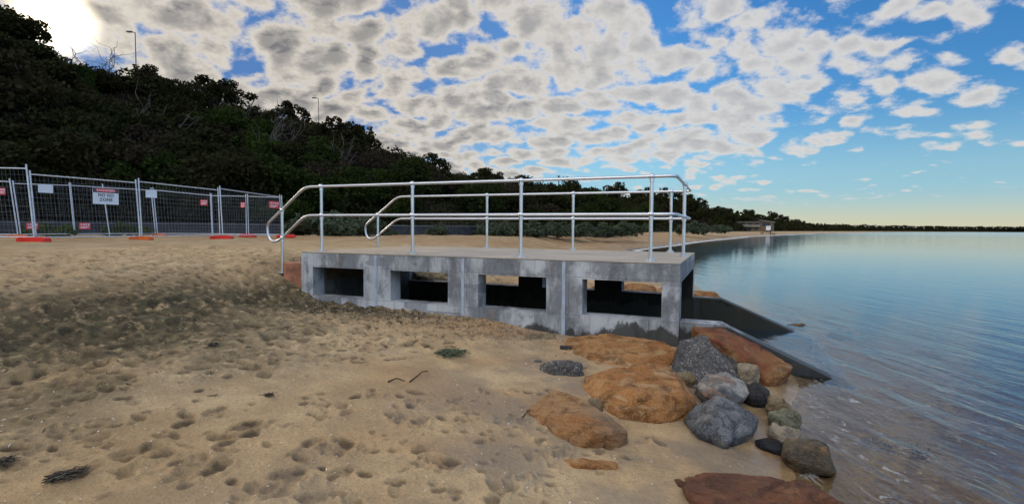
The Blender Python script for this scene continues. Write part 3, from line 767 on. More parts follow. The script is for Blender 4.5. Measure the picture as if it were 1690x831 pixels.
mb.add([(x, yb-.012, z) for x, z in pr]+[(x, yb-.003, z) for x, z in pr], [tuple(range(5)), tuple(range(5,10))[::-1]]+[(i, 5+i, 5+(i+1)%5, (i+1)%5) for i in range(5)])
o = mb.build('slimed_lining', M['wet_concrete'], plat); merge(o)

# ------------------------------------------------------------------ handrail
rail = empty('handrail', (X0, Y0, PZ), -TH, 'galvanised pipe handrail running round both sides and the sea end of the concrete deck', 'handrail')
W_ = 2.571; HM = .5553
def post(x, y, z0, zt, zm, flange=True, vertical=True):
    mb = MB(); mb.tube([(x, y, z0), (x, y, zt-.03)], .0225, 14); p = mb.build('post', M['galv'], rail)
    for zz in (zt, zm):
        b = MB(); b.sphere((x, y, zz), .037, 14, 10); b.tube([(x, y, zz-.062), (x, y, zz-.02)], .029, 14); b.build('ball_fitting', M['galv'], p)
    if flange:
        b = MB(); b.tube([(x, y, z0), (x, y, z0+.012)], .072, 20); b.tube([(x, y, z0+.012), (x, y, z0+.05)], .031, 14); b.build('base_flange', M['galv'], p)
        for k in range(4):
            a = PI/4+k*PI/2; c = MB(); q_ = (x+.054*math.cos(a), y+.054*math.sin(a))
            c.tube([(*q_, z0+.012), (*q_, z0+.034)], .008, 6); c.build('bolt', M['galv'], p)
for x in (4.241, 2.585, .921, -.7355): post(x, 0, 0, 1., HM)
for x in (4.222, 2.563, .886, -.78): post(x, W_, 0, 1., HM)
post(4.521, 1.287, 0, 1., HM)
post(-1.545, 0, -.37, 1.792-PZ, 1.347-PZ); post(-1.61, W_, -.30, 1.80-PZ, 1.353-PZ)
def side(y, o):
    return [(-1.545+o, y, 1.347-PZ), (-1.68+o, y, 1.282-PZ), (-1.80+o, y, 1.30-PZ), (-1.862+o, y, 1.42-PZ), (-1.862+o, y, 1.575-PZ), (-1.545+o, y, 1.795-PZ), (-1.055+o, y, 1.0)]
path = side(0, 0) + [(4.521, 0, 1.0), (4.521, W_, 1.0)] + side(W_, -.065)[::-1]
mb = MB(); mb.tube(fillet(path, .13, 7), .0205, 12); mb.build('top_rail', M['galv'], rail)
path = [(-1.545, 0, 1.347-PZ), (-1.055, 0, HM), (4.521, 0, HM), (4.521, W_, HM), (-1.12, W_, HM), (-1.61, W_, 1.353-PZ)]
mb = MB(); mb.tube(fillet(path, .13, 7), .0205, 12); mb.build('mid_rail', M['galv'], rail)

# ------------------------------------------------------------------ rocks
def dress(me, seed, amp, lo):
    """weather a blocky hull: smooth, then fractal relief and bedding"""
    n = len(me.vertices); co = np.empty(n*3, np.float32); me.vertices.foreach_get('co', co); co = co.reshape(-1,3)
    ed = np.empty(len(me.edges)*2, np.int32); me.edges.foreach_get('vertices', ed); ed = ed.reshape(-1,2)
    deg = np.zeros(n); np.add.at(deg, ed.ravel(), 1); deg = np.maximum(deg, 1)
    for _ in range(lo):
        s = np.zeros((n,3)); np.add.at(s, ed[:,0], co[ed[:,1]]); np.add.at(s, ed[:,1], co[ed[:,0]])
        co = .5*co+.5*s/deg[:,None]
    me.vertices.foreach_set('co', co.astype(np.float32).ravel()); me.update()
    nr_ = np.empty(n*3, np.float32); me.vertices.foreach_get('normal', nr_); nr_ = nr_.reshape(-1,3)
    d = np.empty(n)
    for i in range(n):
        p = Vector(co[i])*1.0+Vector((seed*3.7, seed*1.3, seed*.7))
        d[i] = .30*mnoise.fractal(p*2.6, 1., 2., 4) + .55*(mnoise.voronoi(p*Vector((3.2,3.2,5)))[0][0]-.42) + .35*(mnoise.ridged_multi_fractal(p*Vector((4,4,11)), .9, 2., 4, 1., 2.)-1.1) + .28*mnoise.fractal(p*17, 1., 2., 2) - 1.1*max(0., .07-abs(mnoise.noise(p*2.3+Vector((9,0,0)))))/.07*.7
    co = co+nr_*(d*amp)[:,None]
    me.vertices.foreach_set('co', co.astype(np.float32).ravel())
    me.polygons.foreach_set('use_smooth', np.ones(len(me.polygons), bool)); me.update()
RSEED = [0]
def hull_rock(pts, mat, label, name='rock', vox=.0125, amp=.026, smooth=2, group='rocks beside the culvert'):
    RSEED[0] += 1
    pts = np.asarray(pts, float); c = pts.mean(0); c[2] = pts[:,2].min()
    bm = bmesh.new()
    for p in pts-c: bm.verts.new(p)
    r = bmesh.ops.convex_hull(bm, input=bm.verts)
    junk = [g for g in r['geom_interior'] if isinstance(g, bmesh.types.BMVert)]
    if junk: bmesh.ops.delete(bm, geom=junk, context='VERTS')
    bmesh.ops.recalc_face_normals(bm, faces=bm.faces)
    me = bpy.data.meshes.new('hull'); bm.to_mesh(me); bm.free()
    o = bpy.data.objects.new('hull', me); COL.objects.link(o)
    md = o.modifiers.new('remesh', 'REMESH'); md.mode = 'VOXEL'; md.voxel_size = vox
    dg = bpy.context.evaluated_depsgraph_get()
    me2 = bpy.data.meshes.new_from_object(o.evaluated_get(dg)); me2.name = name
    bpy.data.objects.remove(o); bpy.data.meshes.remove(me)
    dress(me2, RSEED[0], amp, smooth)
    o = link(name, me2, mat); o.location = c
    return tag(o, label, 'rock', group)
def rock_px(base, top, mat, label, back=.25, **k):
    P = []
    for px, py in base:
        p = onground(px, py); P += [p, p-np.array([0, -.05, .16])]
    for px, py, Y in top:
        p = at(px, py, Y); P.append(p); P.append(np.array([p[0]*1.02, p[1]+back, max(float(ground(p[0], p[1]))-.12, p[2]-.5)]))
    return hull_rock(P, mat, label, **k)
def boulder(px, py, hw, hh, Y, mat, label, dr=.9, facets=9, **k):
    c = at(px, py, Y); sc = Y/F; a, h_ = hw*sc, hh*sc
    pts = []
    for _ in range(24):
        d = rng.normal(size=3); d /= np.linalg.norm(d); e = np.sign(d)*np.abs(d)**.75
        pts.append(c+e*np.array([a, a*dr, h_])*rng.uniform(1.0, 1.2)+np.array([0, a*dr*.6, 0]))
    pts = np.array(pts)
    g = float(ground(c[0], c[1]+a*dr*.5)); low = pts[:,2].min()
    if low > g-.02: pts[:,2] = np.where(pts[:,2] < c[2], c[2]+(pts[:,2]-c[2])*(c[2]-g+.06)/(c[2]-low), pts[:,2])
    return hull_rock(pts, mat, label, **k)
rock_px([(868,682),(900,708),(955,739),(1020,740),(1038,728)], [(880,666,3.85),(912,641,4.1),(960,655,3.8),(1010,688,3.5),(1036,710,3.35),(985,712,3.28),(930,682,3.58)], M['rk_grey_end'], 'orange slab with grey lower end, nearest on the sand left of the others', amp=.021, smooth=1)
rock_px([(960,640),(988,668),(1020,690),(1085,700),(1135,693),(1150,672)], [(964,621,4.65),(1000,643,4.18),(1060,648,3.9),(1130,652,3.92),(1151,656,4.2),(1112,610,4.6),(1062,598,4.8),(1012,607,4.75)], M['rk_orange'], 'largest orange sandstone block, broad and flat-topped, amid the rock pile', amp=.024, smooth=1)
rock_px([(930,575),(985,601),(1040,606),(1105,606)], [(938,556,6.1),(1000,549,6.05),(1095,563,5.7),(1119,579,5.45),(1060,592,5.3),(965,584,5.6)], M['rk_orange'], 'flat sand-dusted orange slab right under the culvert wall', amp=.021, smooth=1)
rock_px([(1106,624),(1140,642),(1200,652),(1240,645)], [(1122,561,5.25),(1160,550,5.3),(1198,574,5.15),(1237,612,4.95),(1111,600,4.98),(1165,580,4.98),(1218,620,4.72)], M['rk_speck'], 'dark grey speckled boulder leaning by the culvert corner', amp=.021, smooth=1)
rock_px([(1262,637),(1240,628)], [(1142,537,5.6),(1188,540,5.5),(1250,568,5.3),(1190,566,5.02),(1245,596,4.92),(1309,604,5.05),(1300,618,4.9),(1230,606,4.95),(1160,560,5.3),(1265,630,4.84)], M['rk_redcap'], 'long rust-red and ochre boulder lying along the near wing wall', amp=.02, smooth=2)
rock_px([(1165,660),(1210,672)], [(1150,635,4.4),(1166,616,4.5),(1200,613,4.55),(1227,626,4.45),(1237,648,4.3),(1216,667,4.12),(1165,654,4.2),(1190,638,4.15)], M['rk_mixed'], 'rounded pale boulder patched with brown and charcoal, mid pile', amp=.02, smooth=2)
rock_px([(1140,708),(1165,726),(1202,735),(1238,720)], [(1131,690,3.82),(1150,666,3.92),(1186,651,3.97),(1228,671,3.85),(1253,692,3.72),(1238,714,3.55),(1200,730,3.42),(1150,714,3.55),(1180,683,3.56)], M['rk_blue'], 'blue-grey angular boulder with pale top at the front of the pile', amp=.02, smooth=2)
rock_px([(1110,790),(1140,835),(1215,890),(1420,880),(1395,828),(1320,792),(1210,778)], [(1125,786,2.95),(1165,781,3.0),(1320,795,2.9),(1385,826,2.66),(1250,850,2.45),(1150,826,2.62)], M['rk_brown'], 'flat red-brown slab at the bottom edge of the picture', amp=.03, smooth=1)
boulder(1238,618,17,17,4.75, M['rk_pale'], 'small pale stone wedged between the speckled and rust-red boulders')
boulder(1252,662,22,24,4.35, M['rk_dark'], 'black-blue wet stone behind the pale brown-patched boulder')
boulder(1288,671,22,13,4.15, M['rk_tan'], 'small tan stone at the water edge, right of the pile')
boulder(1300,695,25,18,3.9, M['rk_olive'], 'olive-grey stone at the water edge below the tan one')
boulder(1305,723,25,18,3.6, M['rk_pale'], 'small whitish stone at the water edge')
boulder(1343,766,40,31,3.22, M['rk_split'], 'dark angular stone with one ochre face standing in the swash', smooth=2, amp=.01)
boulder(1286,748,28,11,3.45, M['rk_dark'], 'flat dark wet stone left of the ochre-faced stone', dr=1.2)
boulder(975,776,46,16,3.05, M['rk_orange'], 'narrow small orange stone lying alone on the lower sand', dr=.45, amp=.012, vox=.012)
boulder(928,613,39,14,4.8, M['rk_speck'], 'long dark stone lying on the sand left of the pile', dr=.5, amp=.012, vox=.014)
boulder(935,576,11,5,5.7, M['rk_dark'], 'small black stone on the sand below the right joint strip', vox=.01, amp=.006)
boulder(1133,631,22,13,4.65, M['rk_tan'], 'tan stone tucked between the largest block and speckled boulder', vox=.014)
boulder(984,668,13,9,4.0, M['rk_tan'], 'small brown stone in the gap between the two orange blocks', vox=.012, amp=.008)
boulder(890,565,32,11,6.05, M['rk_tan'], 'half-buried tan rock beside the right joint strip', dr=.8)
boulder(855,602,7,4,5.1, M['rk_dark'], 'tiny dark pebble left of the long dark stone', vox=.007, amp=.004)
boulder(888,600,8,5,5.15, M['rk_speck'], 'small grey pebble above the long dark stone', vox=.007, amp=.004)
boulder(1490,742,52,10,3.70, M['rk_under'], 'brown rock just under the water in front', dr=.7)
GF = 'rocks on the far side of the culvert'
for lx, ly, s, mt, lb in [(4.75,3.15,.16,'rk_orange','orange rock on the far side, right at the deck corner'),(4.95,3.3,.17,'rk_tan','tan rock just beyond the far wing wall top'),(4.85,3.7,.15,'rk_orange','small orange rock topmost behind the far wing wall'),
                      (5.6,3.15,.21,'rk_split','low brown rock beyond the slope of the far wing wall'),(6.15,3.2,.17,'rk_split','small brown rock near the tip of the far wing wall'),(6.75,3.1,.17,'rk_olive','small olive rock in the water past the far wing wall'),
                      (3.5,3.6,.36,'rk_orange','orange block seen through the right-hand opening'),(4.2,3.9,.42,'rk_orange','broad orange slab seen through the right-hand opening'),(2.9,4.2,.33,'rk_tan','tan block on the far sand behind the right-hand opening'),(4.6,4.6,.4,'rk_orange','orange rock farthest behind the culvert')]:
    p = loc2w(lx, ly); g = max(float(ground(p[0], p[1])), -.12)
    P = []
    for _ in range(22):
        d = rng.normal(size=3); d /= np.linalg.norm(d); P.append(p+np.array([0,0,g+.12*s])+d*np.array([1.25, .95, .75])*s*rng.uniform(.85,1.1))
    hull_rock(P, M[mt], lb, vox=.03, group=GF)

# ------------------------------------------------------------------ things lying on the sand
def strands(px, py, n, L, r, mat, name, label, cat, dirn=None):
    p = onground(px, py); o = empty(name, p, 0, None, None); mb = MB()
    for _ in range(n):
        a = rng.uniform(0, 6.28) if dirn is None else dirn+rng.normal(0,.5)
        b = np.array([rng.normal(0, L*.18), rng.normal(0, L*.18), .0]); d = np.array([math.cos(a), math.sin(a), 0])
        q_ = [b+d*L*(t-.4)+np.array([rng.normal(0,.1*L)*.3, rng.normal(0,.1*L)*.3, .008+.02*rng.random()+.05*L*math.sin(PI*t)]) for t in np.linspace(0, 1, 5)]
        mb.tube(q_, r, 5, True, r*.4)
    bpy.data.objects.remove(o)
    o = mb.build(name, mat); o.location = p
    return tag(o, label, cat)
strands(742, 584, 70, .22, .006, M['weedgreen'], 'leafy_sprig', 'dark green leafy sprig washed up in the middle of the sand', 'sprig')
strands(108, 790, 46, .13, .0028, M['weed'], 'seaweed', 'black seaweed scrap at the lower left of the sand', 'seaweed', .9)
strands(352, 571, 24, .09, .0035, M['weed'], 'seaweed', 'small black seaweed scrap on the trodden sand', 'seaweed')
strands(5, 765, 26, .09, .003, M['weed'], 'seaweed', 'black seaweed scrap cut by the left picture edge', 'seaweed')
strands(445, 655, 18, .07, .003, M['weed'], 'seaweed', 'tiny seaweed scrap between the footprints', 'seaweed')
def stick(px0, py0, px1, py1, r, label):
    a, b = onground(px0, py0), onground(px1, py1); mb = MB(); c = (a+b)/2
    mb.tube([a-c+(0,0,.008), (a-c)*.3+np.array([.02,.015,.03]), (b-c)*.4+np.array([-.01,.01,.025]), b-c+(0,0,.01)], r, 6, True, r*.5)
    o = mb.build('twig', M['driftwood']); o.location = c; tag(o, label, 'twig')
stick(676, 631, 706, 613, .007, 'thin bent twig on the sand below the leafy sprig')
stick(640, 631, 668, 630, .008, 'short twig lying flat on the sand left of the bent one')
stick(862, 690, 875, 679, .005, 'short twig against the front orange slab')
# shell grit and wrack as loose litter
def litter(n, pos, size, mat, name, label, flat=.25, asp=1.5):
    x, y = pos; z = ground(x, y)+relief(x, y)+.004
    c = np.stack([x, y, z], 1); d1 = rng.normal(size=(n,3)); d1[:,2] *= flat; d1 /= np.linalg.norm(d1, axis=1)[:,None]
    up = np.tile([0,0,1.], (n,1))+rng.normal(size=(n,3))*.3; d2 = np.cross(up, d1); d2 /= np.linalg.norm(d2, axis=1)[:,None]
    s = (size*rng.uniform(.5, 1.6, n))[:,None]
    v = np.stack([c-d1*s*asp, c+d2*s*.5, c+d1*s*asp, c-d2*s*.5], 1).reshape(-1,3)
    tag(link(name, mesh_np(name, v, np.arange(4*n).reshape(-1,4)), mat), label, 'litter', None, 'stuff')
M['shell'] = plain('shell', (.66,.60,.52), .6, 0, .3, 30)
n = 2600; lx = rng.uniform(-.9, 4.2, n); ly = YN-.06-np.abs(rng.normal(0, .35, n)); w = np.array([loc2w(a, b)[:2] for a, b in zip(lx, ly)])
n2 = 1500; xx = rng.uniform(-3.5, 1.7, n2); y2 = rng.uniform(1.9, 6.2, n2)
litter(n+n2, (np.concatenate([w[:,0], xx]), np.concatenate([w[:,1], y2])), .0055, M['shell'], 'shell_grit', 'scattered white shell fragments on the sand')
n = 9000; s_ = rng.normal(6.2, .85, n); al = rng.uniform(-9.5, 0., n)
xx = al; y2 = rng.uniform(2, 11, n); keep = rng.random(n) < np.exp(-((shore_dist(xx, y2)-6.2)/1.2)**2)
lx = rng.uniform(-1.2, 1, 3000)+np.abs(rng.normal(0, 1.2, 3000)); ly = YN-.05-np.abs(rng.normal(0, .5, 3000)); w = np.array([loc2w(a, b)[:2] for a, b in zip(lx, ly)])
xx = np.concatenate([xx[keep], w[:,0]]); y2 = np.concatenate([y2[keep], w[:,1]])
litter(len(xx), (xx, y2), .0085, M['weed'], 'seagrass_wrack', 'dark dried seagrass litter strewn over the sand bank', .3, 2.2)

# ------------------------------------------------------------------ temporary fence
def fp(pxb, pyb, pxt, pyt, Y):
    b, t = at(pxb, pyb, Y), at(pxt, pyt, Y); b[2] = float(ground(b[0], b[1]))+.05
    return b, t
HT = 1.9
def Yh(h): return HT*F/h
posts = {
 'F0L': None, 'F0R': fp(57,395,43,271,Yh(115)-.05), 'F1L': fp(60,396,49,281,Yh(115)), 'F1R': fp(231.6,393.3,223.7,296,Yh(97.5)), 'F2L': fp(234.6,393.3,228.5,294,Yh(97.3)),
 'F2R': fp(363.3,394,359.6,309,Yh(85.6)), 'F3L': fp(368,394,362.6,306.5,Yh(86)), 'F3R': fp(465,393,461.5,321,Yh(72)),
 'Q0R': fp(29.9,388,15.6,294.5,Yh(91)), 'Q1L': fp(34.7,387,21,297.6,Yh(90)), 'Q1R': fp(123,383.5,114.3,301,Yh(83)), 'Q2L': fp(124.5,383.5,116,301,Yh(82.8)), 'Q2R': fp(256.7,383.7,249,309.5,Yh(74)),
 'Q3L': fp(260.3,384.6,252.4,309,Yh(73.7)), 'Q3R': fp(350,388,347,318.5,Yh(70.5)), 'Q4L': fp(351.5,388,348.6,319,Yh(70.4)), 'Q4R': fp(407,390,405.6,320,Yh(70.2)), 'Q5L': fp(410.5,390,408.5,320,Yh(70.2)), 'Q5R': fp(468,393,464.5,322,Yh(71.6))}
b, t = posts['F0R']; off = np.array([-3.3,-.5,0]); posts['F0L'] = (b+off, t+off)
b, t = posts['Q0R']; off = np.array([-3.1,-1.6,0]); posts['Q0L'] = (b+off, t+off)
GP = 'temporary fence panels on the upper beach'
def panel(L, R, label, brace=None):
    (b0, t0), (b1, t1) = posts[L], posts[R]
    c = (b0+b1)/2; root = empty('mesh_fence', c, 0, label, 'fence panel', GP)
    for b, t in ((b0, t0), (b1, t1)):
        mb = MB(); mb.tube([b-c, t-c], .021, 8); mb.build('post', M['galv_dull'], root)
    def P(u, w): return (b0*(1-w)+t0*w)*(1-u)+(b1*(1-w)+t1*w)*u - c
    for nm, w in (('top_rail', .945), ('bottom_rail', .045)):
        mb = MB(); mb.tube([P(0, w), P(1, w)], .017, 8); mb.build(nm, M['galv_dull'], root)
    mb = MB(); ln = np.linalg.norm(b1-b0); nv = max(4, int(ln/.10)); nh = 11
    for i in range(1, nv): mb.tube([P(i/nv, .045), P(i/nv, .945)], .0026, 3, False)
    for i in range(1, nh): mb.tube([P(0, .045+.9*i/nh), P(1, .045+.9*i/nh)], .0026, 3, False)
    mb.build('wire_mesh', M['wire'], root)
    return root
panel('F0L','F0R','galvanised mesh fence panel cut by the left picture edge, raised tallest')
panel('F1L','F1R','mesh fence panel carrying the DANGER NO GO ZONE sign')
panel('F2L','F2R','front mesh fence panel between the orange foot and the red foot')
panel('F3L','F3R','front mesh fence panel ending beside the handrail stairs')
panel('Q0L','Q0R','rear mesh fence panel cut by the left picture edge')
panel('Q1L','Q1R','short rear mesh fence panel behind the blank white sign')
panel('Q2L','Q2R','rear mesh fence panel behind the danger sign')
panel('Q3L','Q3R','rear mesh fence panel right of the rear orange foot')
panel('Q4L','Q4R','narrow rear mesh fence panel with a red notice on its right')
panel('Q5L','Q5R','rear mesh fence panel closing the corner by the handrail stairs')
# a leaning steel prop behind the danger sign
a, t = at(181,381,20.4), at(169,303.4,20.4); a[2] = float(ground(a[0], a[1])); mb = MB(); mb.tube([(0,0,0), t-a], .02, 8); o = mb.build('fence_prop', M['galv_dull']); o.location = a
tag(o, 'leaning steel prop behind the danger sign', 'prop')
def foot(px, py, Y, L, mat, label, ang):
    p = at(px, py, Y); z = float(ground(p[0], p[1]))
    root = empty('ballast_block', (p[0], p[1], z), ang, label, 'fence foot', 'plastic feet holding the temporary fence')
    mb = MB(); h = .14; pr = [(-L/2,0),(-L/2+.02,h*.75),(-L/2+.09,h),(L/2-.09,h),(L/2-.02,h*.75),(L/2,0)]
    n = len(pr); vs = [(x_, -.12, z_) for x_, z_ in pr]+[(x_, .12, z_) for x_, z_ in pr]
    mb.add(vs, [tuple(range(n))[::-1], tuple(range(n,2*n))]+[(i, (i+1)%n, n+(i+1)%n, n+i) for i in range(n)])
    o = mb.build('casing', mat, root, bevel=.012); merge(o)
    for k in (-.16, -.05, .05, .16):
        mb = MB(); mb.tube([(k*L*1.6, 0, h-.01), (k*L*1.6, 0, h+.006)], .028, 10); mb.build('socket', M['signblack'], root)
foot(56,399.5,Yh(115)-.05,.76,M['red'],'red plastic fence foot nearest the left edge',.05)
foot(233,398,Yh(97.5),.66,M['orange'],'orange plastic fence foot under the front fence line',.05)
foot(366,397.5,Yh(86),.78,M['red'],'red plastic fence foot midway along the front fence line',.0)
foot(472,397.5,Yh(72),.8,M['red'],'red plastic fence foot behind the handrail stair post',-.1)
foot(409,394.5,Yh(70.5),.72,M['red'],'red plastic fence foot under the rear fence line',-.05)
foot(263,388,Yh(74),.5,M['orange'],'small-looking orange fence foot under the rear fence line',0)
foot(28,395,Yh(93),.62,M['orange'],'orange fence foot partly behind the leftmost red foot',0)
# signs hung on the mesh
def text_mesh(txt, size, depth=.002):
    cu = bpy.data.curves.new('txt', 'FONT'); cu.body = txt; cu.size = size; cu.extrude = depth; cu.align_x = 'CENTER'; cu.align_y = 'CENTER'; cu.space_character = 1.08; cu.offset = size*.012
    o = bpy.data.objects.new('txt', cu); COL.objects.link(o); dg = bpy.context.evaluated_depsgraph_get()
    me = bpy.data.meshes.new_from_object(o.evaluated_get(dg)); bpy.data.objects.remove(o); return me
def sign(L, R, x0, y0, x1, y1, mat, name, label, kind):
    (b0, t0), (b1, t1) = posts[L], posts[R]
    d = b1-b0; d[2] = 0; nrm = np.array([d[1], -d[0], 0]); nrm /= np.linalg.norm(nrm)
    if nrm@np.array([b0[0], b0[1], 0]) > 0: nrm = -nrm                # towards the camera
    def hit(px, py):
        r = ray(px, py); o_ = np.array([0,0,CZ]); q0 = b0+nrm*.035
        return o_+r*((q0-o_)@nrm/(r@nrm))
    c = hit((x0+x1)/2, (y0+y1)/2); wl = np.linalg.norm((hit(x1,(y0+y1)/2)-hit(x0,(y0+y1)/2))[:2]); hl = abs(hit((x0+x1)/2,y0)[2]-hit((x0+x1)/2,y1)[2])
    xa = np.array([-nrm[1], nrm[0], 0])                               # local x so that local -y faces out
    ang = math.atan2(xa[1], xa[0])
    root = empty(name, c, ang, label, 'sign', 'signs hung on the temporary fence')
    mb = MB(); mb.box(-wl/2, wl/2, -.004, .004, -hl/2, hl/2); mb.build('plate', mat, root)
    def put_text(txt, size, mt, x_, z_, sx=1.):
        o = link('lettering', text_mesh(txt, size), mt, root); o.rotation_euler = (PI/2, 0, 0); o.location = (x_, -.0085, z_); o.scale = (sx, 1, 1)
    if kind == 'danger':
        mb = MB(); mb.box(-wl/2+.006, wl/2-.006, -.0062, -.0042, hl*.22, hl/2-.006); mb.build('header', M['signblack'], root)
        mb = MB(); n = 36; 
        vs = [(wl*.43*math.cos(2*PI*k/n), -.0072, hl*.355+hl*.105*math.sin(2*PI*k/n)) for k in range(n)]
        mb.add(vs, [tuple(range(n))]); mb.build('oval', M['signred'], root)
        tw = text_mesh('DANGER', 1.); w0 = max(v.co.x for v in tw.vertices)*2
        put_text('DANGER', hl*.17, M['signwhite'], 0, hl*.355, wl*.72/(w0*hl*.17))
        for txt, zz, fw in (('NO GO', .06, .60), ('ZONE', -.22, .50)):
            tw = text_mesh(txt, 1.); w0 = max(v.co.x for v in tw.vertices)*2
            put_text(txt, hl*.27, M['signblack'], 0, hl*zz, wl*fw/(w0*hl*.27))
    elif kind == 'red':
        mb = MB()
        for k in range(4):
            xx_ = wl*(-.36+.22*k); mb.box(xx_, xx_+wl*.13, -.0066, -.0046, hl*.12, hl*.36)
        mb.box(-wl*.38, wl*.38, -.0066, -.0046, -hl*.16, -hl*.05); mb.box(-wl*.38, wl*.2, -.0066, -.0046, -hl*.34, -hl*.25)
        mb.build('marking', M['signwhite'], root)
    else:
        for sx in (-1, 1):
            mb = MB(); mb.tube([(sx*wl*.42, -.012, hl*.4), (sx*wl*.42, .03, hl*.4)], .008, 6); mb.build('cable_tie', M['wire'], root)
sign('F1L','F1R',153.5,310.5,196,337,M['signwhite'],'danger_sign','white warning sign with black header reading DANGER NO GO ZONE','danger')
sign('F1L','F1R',63,304.5,87.5,318,M['signwhite'],'notice_sign','blank white notice near the left post of the danger sign panel','white')
sign('F2L','F2R',240.5,313.3,259,326,M['signwhite'],'notice_sign','blank white notice just right of the orange-footed joint','white')
sign('Q0L','Q0R',-2,310,9,321,M['signred'],'notice_sign','small red notice cut by the left picture edge','red')
sign('Q1L','Q1R',43,367.5,63,378,M['signred'],'notice_sign','low red notice behind the tall left fence posts','red')
sign('Q2L','Q2R',130.5,367.5,149,378,M['signred'],'notice_sign','low red notice below and left of the danger sign','red')
sign('Q3L','Q3R',330.5,329.5,342.5,338.5,M['signred'],'notice_sign','small red notice left of the middle front fence posts','red')
sign('Q4L','Q4R',397,333.5,404.5,342.5,M['signred'],'notice_sign','small red notice on the narrow rear fence panel','red')
sign('F3L','F3R',444,332,460.5,343.5,M['signred'],'notice_sign','red notice nearest the handrail at the fence corner','red')

# ------------------------------------------------------------------ far things on the bluff and along the coast
def hill_at(x, y):
    s_ = np.linspace(1.5, 11, 700)[:,None]; t_ = np.linspace(0, 1.3, 120)[None,:]
    HX, HY, HZ = hill_pt(np.broadcast_to(s_, (700,120)), np.broadcast_to(t_, (700,120)))
    return float(HZ.ravel()[np.argmin((HX-x)**2+(HY-y)**2)])
def lamp(px, py, Y, label, L=.9):
    top = at(px, py, Y); z = hill_at(top[0], top[1]); H = top[2]-z
    root = empty('street_lamp', (top[0], top[1], z), 0, label, 'street lamp', 'street lamps on the bluff')
    mb = MB(); mb.tube([(0,0,-.4), (0,0,H-.05)], .07, 8, True, .045); mb.build('pole', M['lamp'], root)
    mb = MB(); mb.tube([(0,0,H-.06), (-L*.45,0,H)], .035, 6); mb.build('arm', M['lamp'], root)
    mb = MB(); mb.box(-L, -L*.35, -.14, .14, H-.03, H+.09); mb.build('lamp_head', M['lamp'], root, bevel=.02)
lamp(223, 53, 57, 'taller grey street lamp among crest trees near the sun'); lamp(525.5, 162, 76, 'street lamp standing clear on the crest between two trees')
top = at(1165, 338, 250); z = hill_at(top[0], top[1]); mb = MB(); mb.tube([(0,0,-.5),(0,0,top[2]-z)], .14, 6, True, .06); mb.sphere((0,0,top[2]-z), .16, 8, 6)
o = mb.build('mast', M['lamp']); o.location = (top[0], top[1], z); tag(o, 'thin mast rising from the far trees beyond the end rail', 'mast')
def palm(px, py, Y, r, label):
    top = at(px, py, Y); z = hill_at(top[0], top[1]); H = top[2]-z
    root = empty('palm_tree', (top[0], top[1], z), 0, label, 'palm', 'palms on the bluff')
    mb = MB(); mb.tube([(0,0,-.4), (.1,0,H*.5), (0,0,H)], .17, 7, True, .12); mb.build('trunk', M['bark'], root)
    mb = MB()
    for k in range(34):
        a = rng.uniform(0, 6.28); e = rng.uniform(-.5, 1.2); d = np.array([math.cos(a)*math.cos(e), math.sin(a)*math.cos(e), math.sin(e)])
        p = [np.array([0,0,H])+d*r*t-np.array([0,0,r*.55*t*t]) for t in np.linspace(0,1,5)]
        sd_ = np.array([-math.sin(a), math.cos(a), 0])*r*.07
        mb.add([q_+sg*sd_*(1-.85*i/4)+np.array([0,0,-.04*abs(sg)]) for i, q_ in enumerate(p) for sg in (-1,1)], [(2*i,2*i+1,2*i+3,2*i+2) for i in range(4)])
    mb.build('fronds', M['leaf'], root)
palm(922, 291, 124, 1.0, 'tall thin palm poking above the top rail against the clouds'); palm(933, 308, 128, 1.3, 'short palm just right of the tall thin palm'); palm(1175, 351, 262, 1.6, 'far palm on the bluff beyond the end rail')
def umbrella_tree(px, py, Y, W, label, H0=None):
    top = at(px, py, Y); z = hill_at(top[0], top[1]); H = max(top[2]-z, 2)
    root = empty('umbrella_tree', (top[0], top[1], z), 0, label, 'tree')
    mb = MB(); cl = []
    for k in range(13):
        a = rng.uniform(0,6.28); r_ = W*.5*math.sqrt(rng.random()); c = (math.cos(a)*r_, math.sin(a)*r_, H*.92-.25*r_, W*.13, W*.06); cl.append(c); limb_tree(mb, (0,0,H*.35), c[:3], .05, 4, .15)
    limb_tree(mb, (0,0,-.4), (0,0,H*.45), .15, 4, .05); mb.build('trunk', M['bark'], root)
    v, f = leaves(crown_pts(cl, 700), None, W*.05); link('crown', mesh_np('crown', v, f), M['leaf'], root)
umbrella_tree(966, 309, 140, 5.2, 'flat-topped tree above the far rail left of the front right post'); umbrella_tree(1250, 352, 235, 5.5, 'flat-topped tree standing above the beach house')
def pine(px, py, Y, W, label):
    top = at(px, py, Y); z = hill_at(top[0], top[1]); H = max(top[2]-z, 3)
    root = empty('pine_tree', (top[0], top[1], z), 0, label, 'tree')
    mb = MB(); mb.tube([(0,0,-.4),(0,0,H*.98)], .22, 7, True, .05); mb.build('trunk', M['bark'], root)
    P = []
    for k in range(11):
        zz = H*(.2+.8*k/11); R_ = W*.5*(1-k/12.5)
        for b_ in range(7):
            a = b_*.9+k*.5; t_ = rng.random(22); P.append(np.stack([np.cos(a)*R_*t_, np.sin(a)*R_*t_, zz-.25*R_*t_+rng.normal(0,.08,22)], 1))
    v, f = leaves(np.concatenate(P), None, W*.09); link('crown', mesh_np('crown', v, f), M['leaf'], root)
pine(1217, 347, 225, 4.6, 'conical pine standing left of the beach house'); pine(1327, 364, 400, 5, 'far conical pine on the low point'); pine(1424, 374, 700, 5.5, 'most distant lone pine on the far shore')
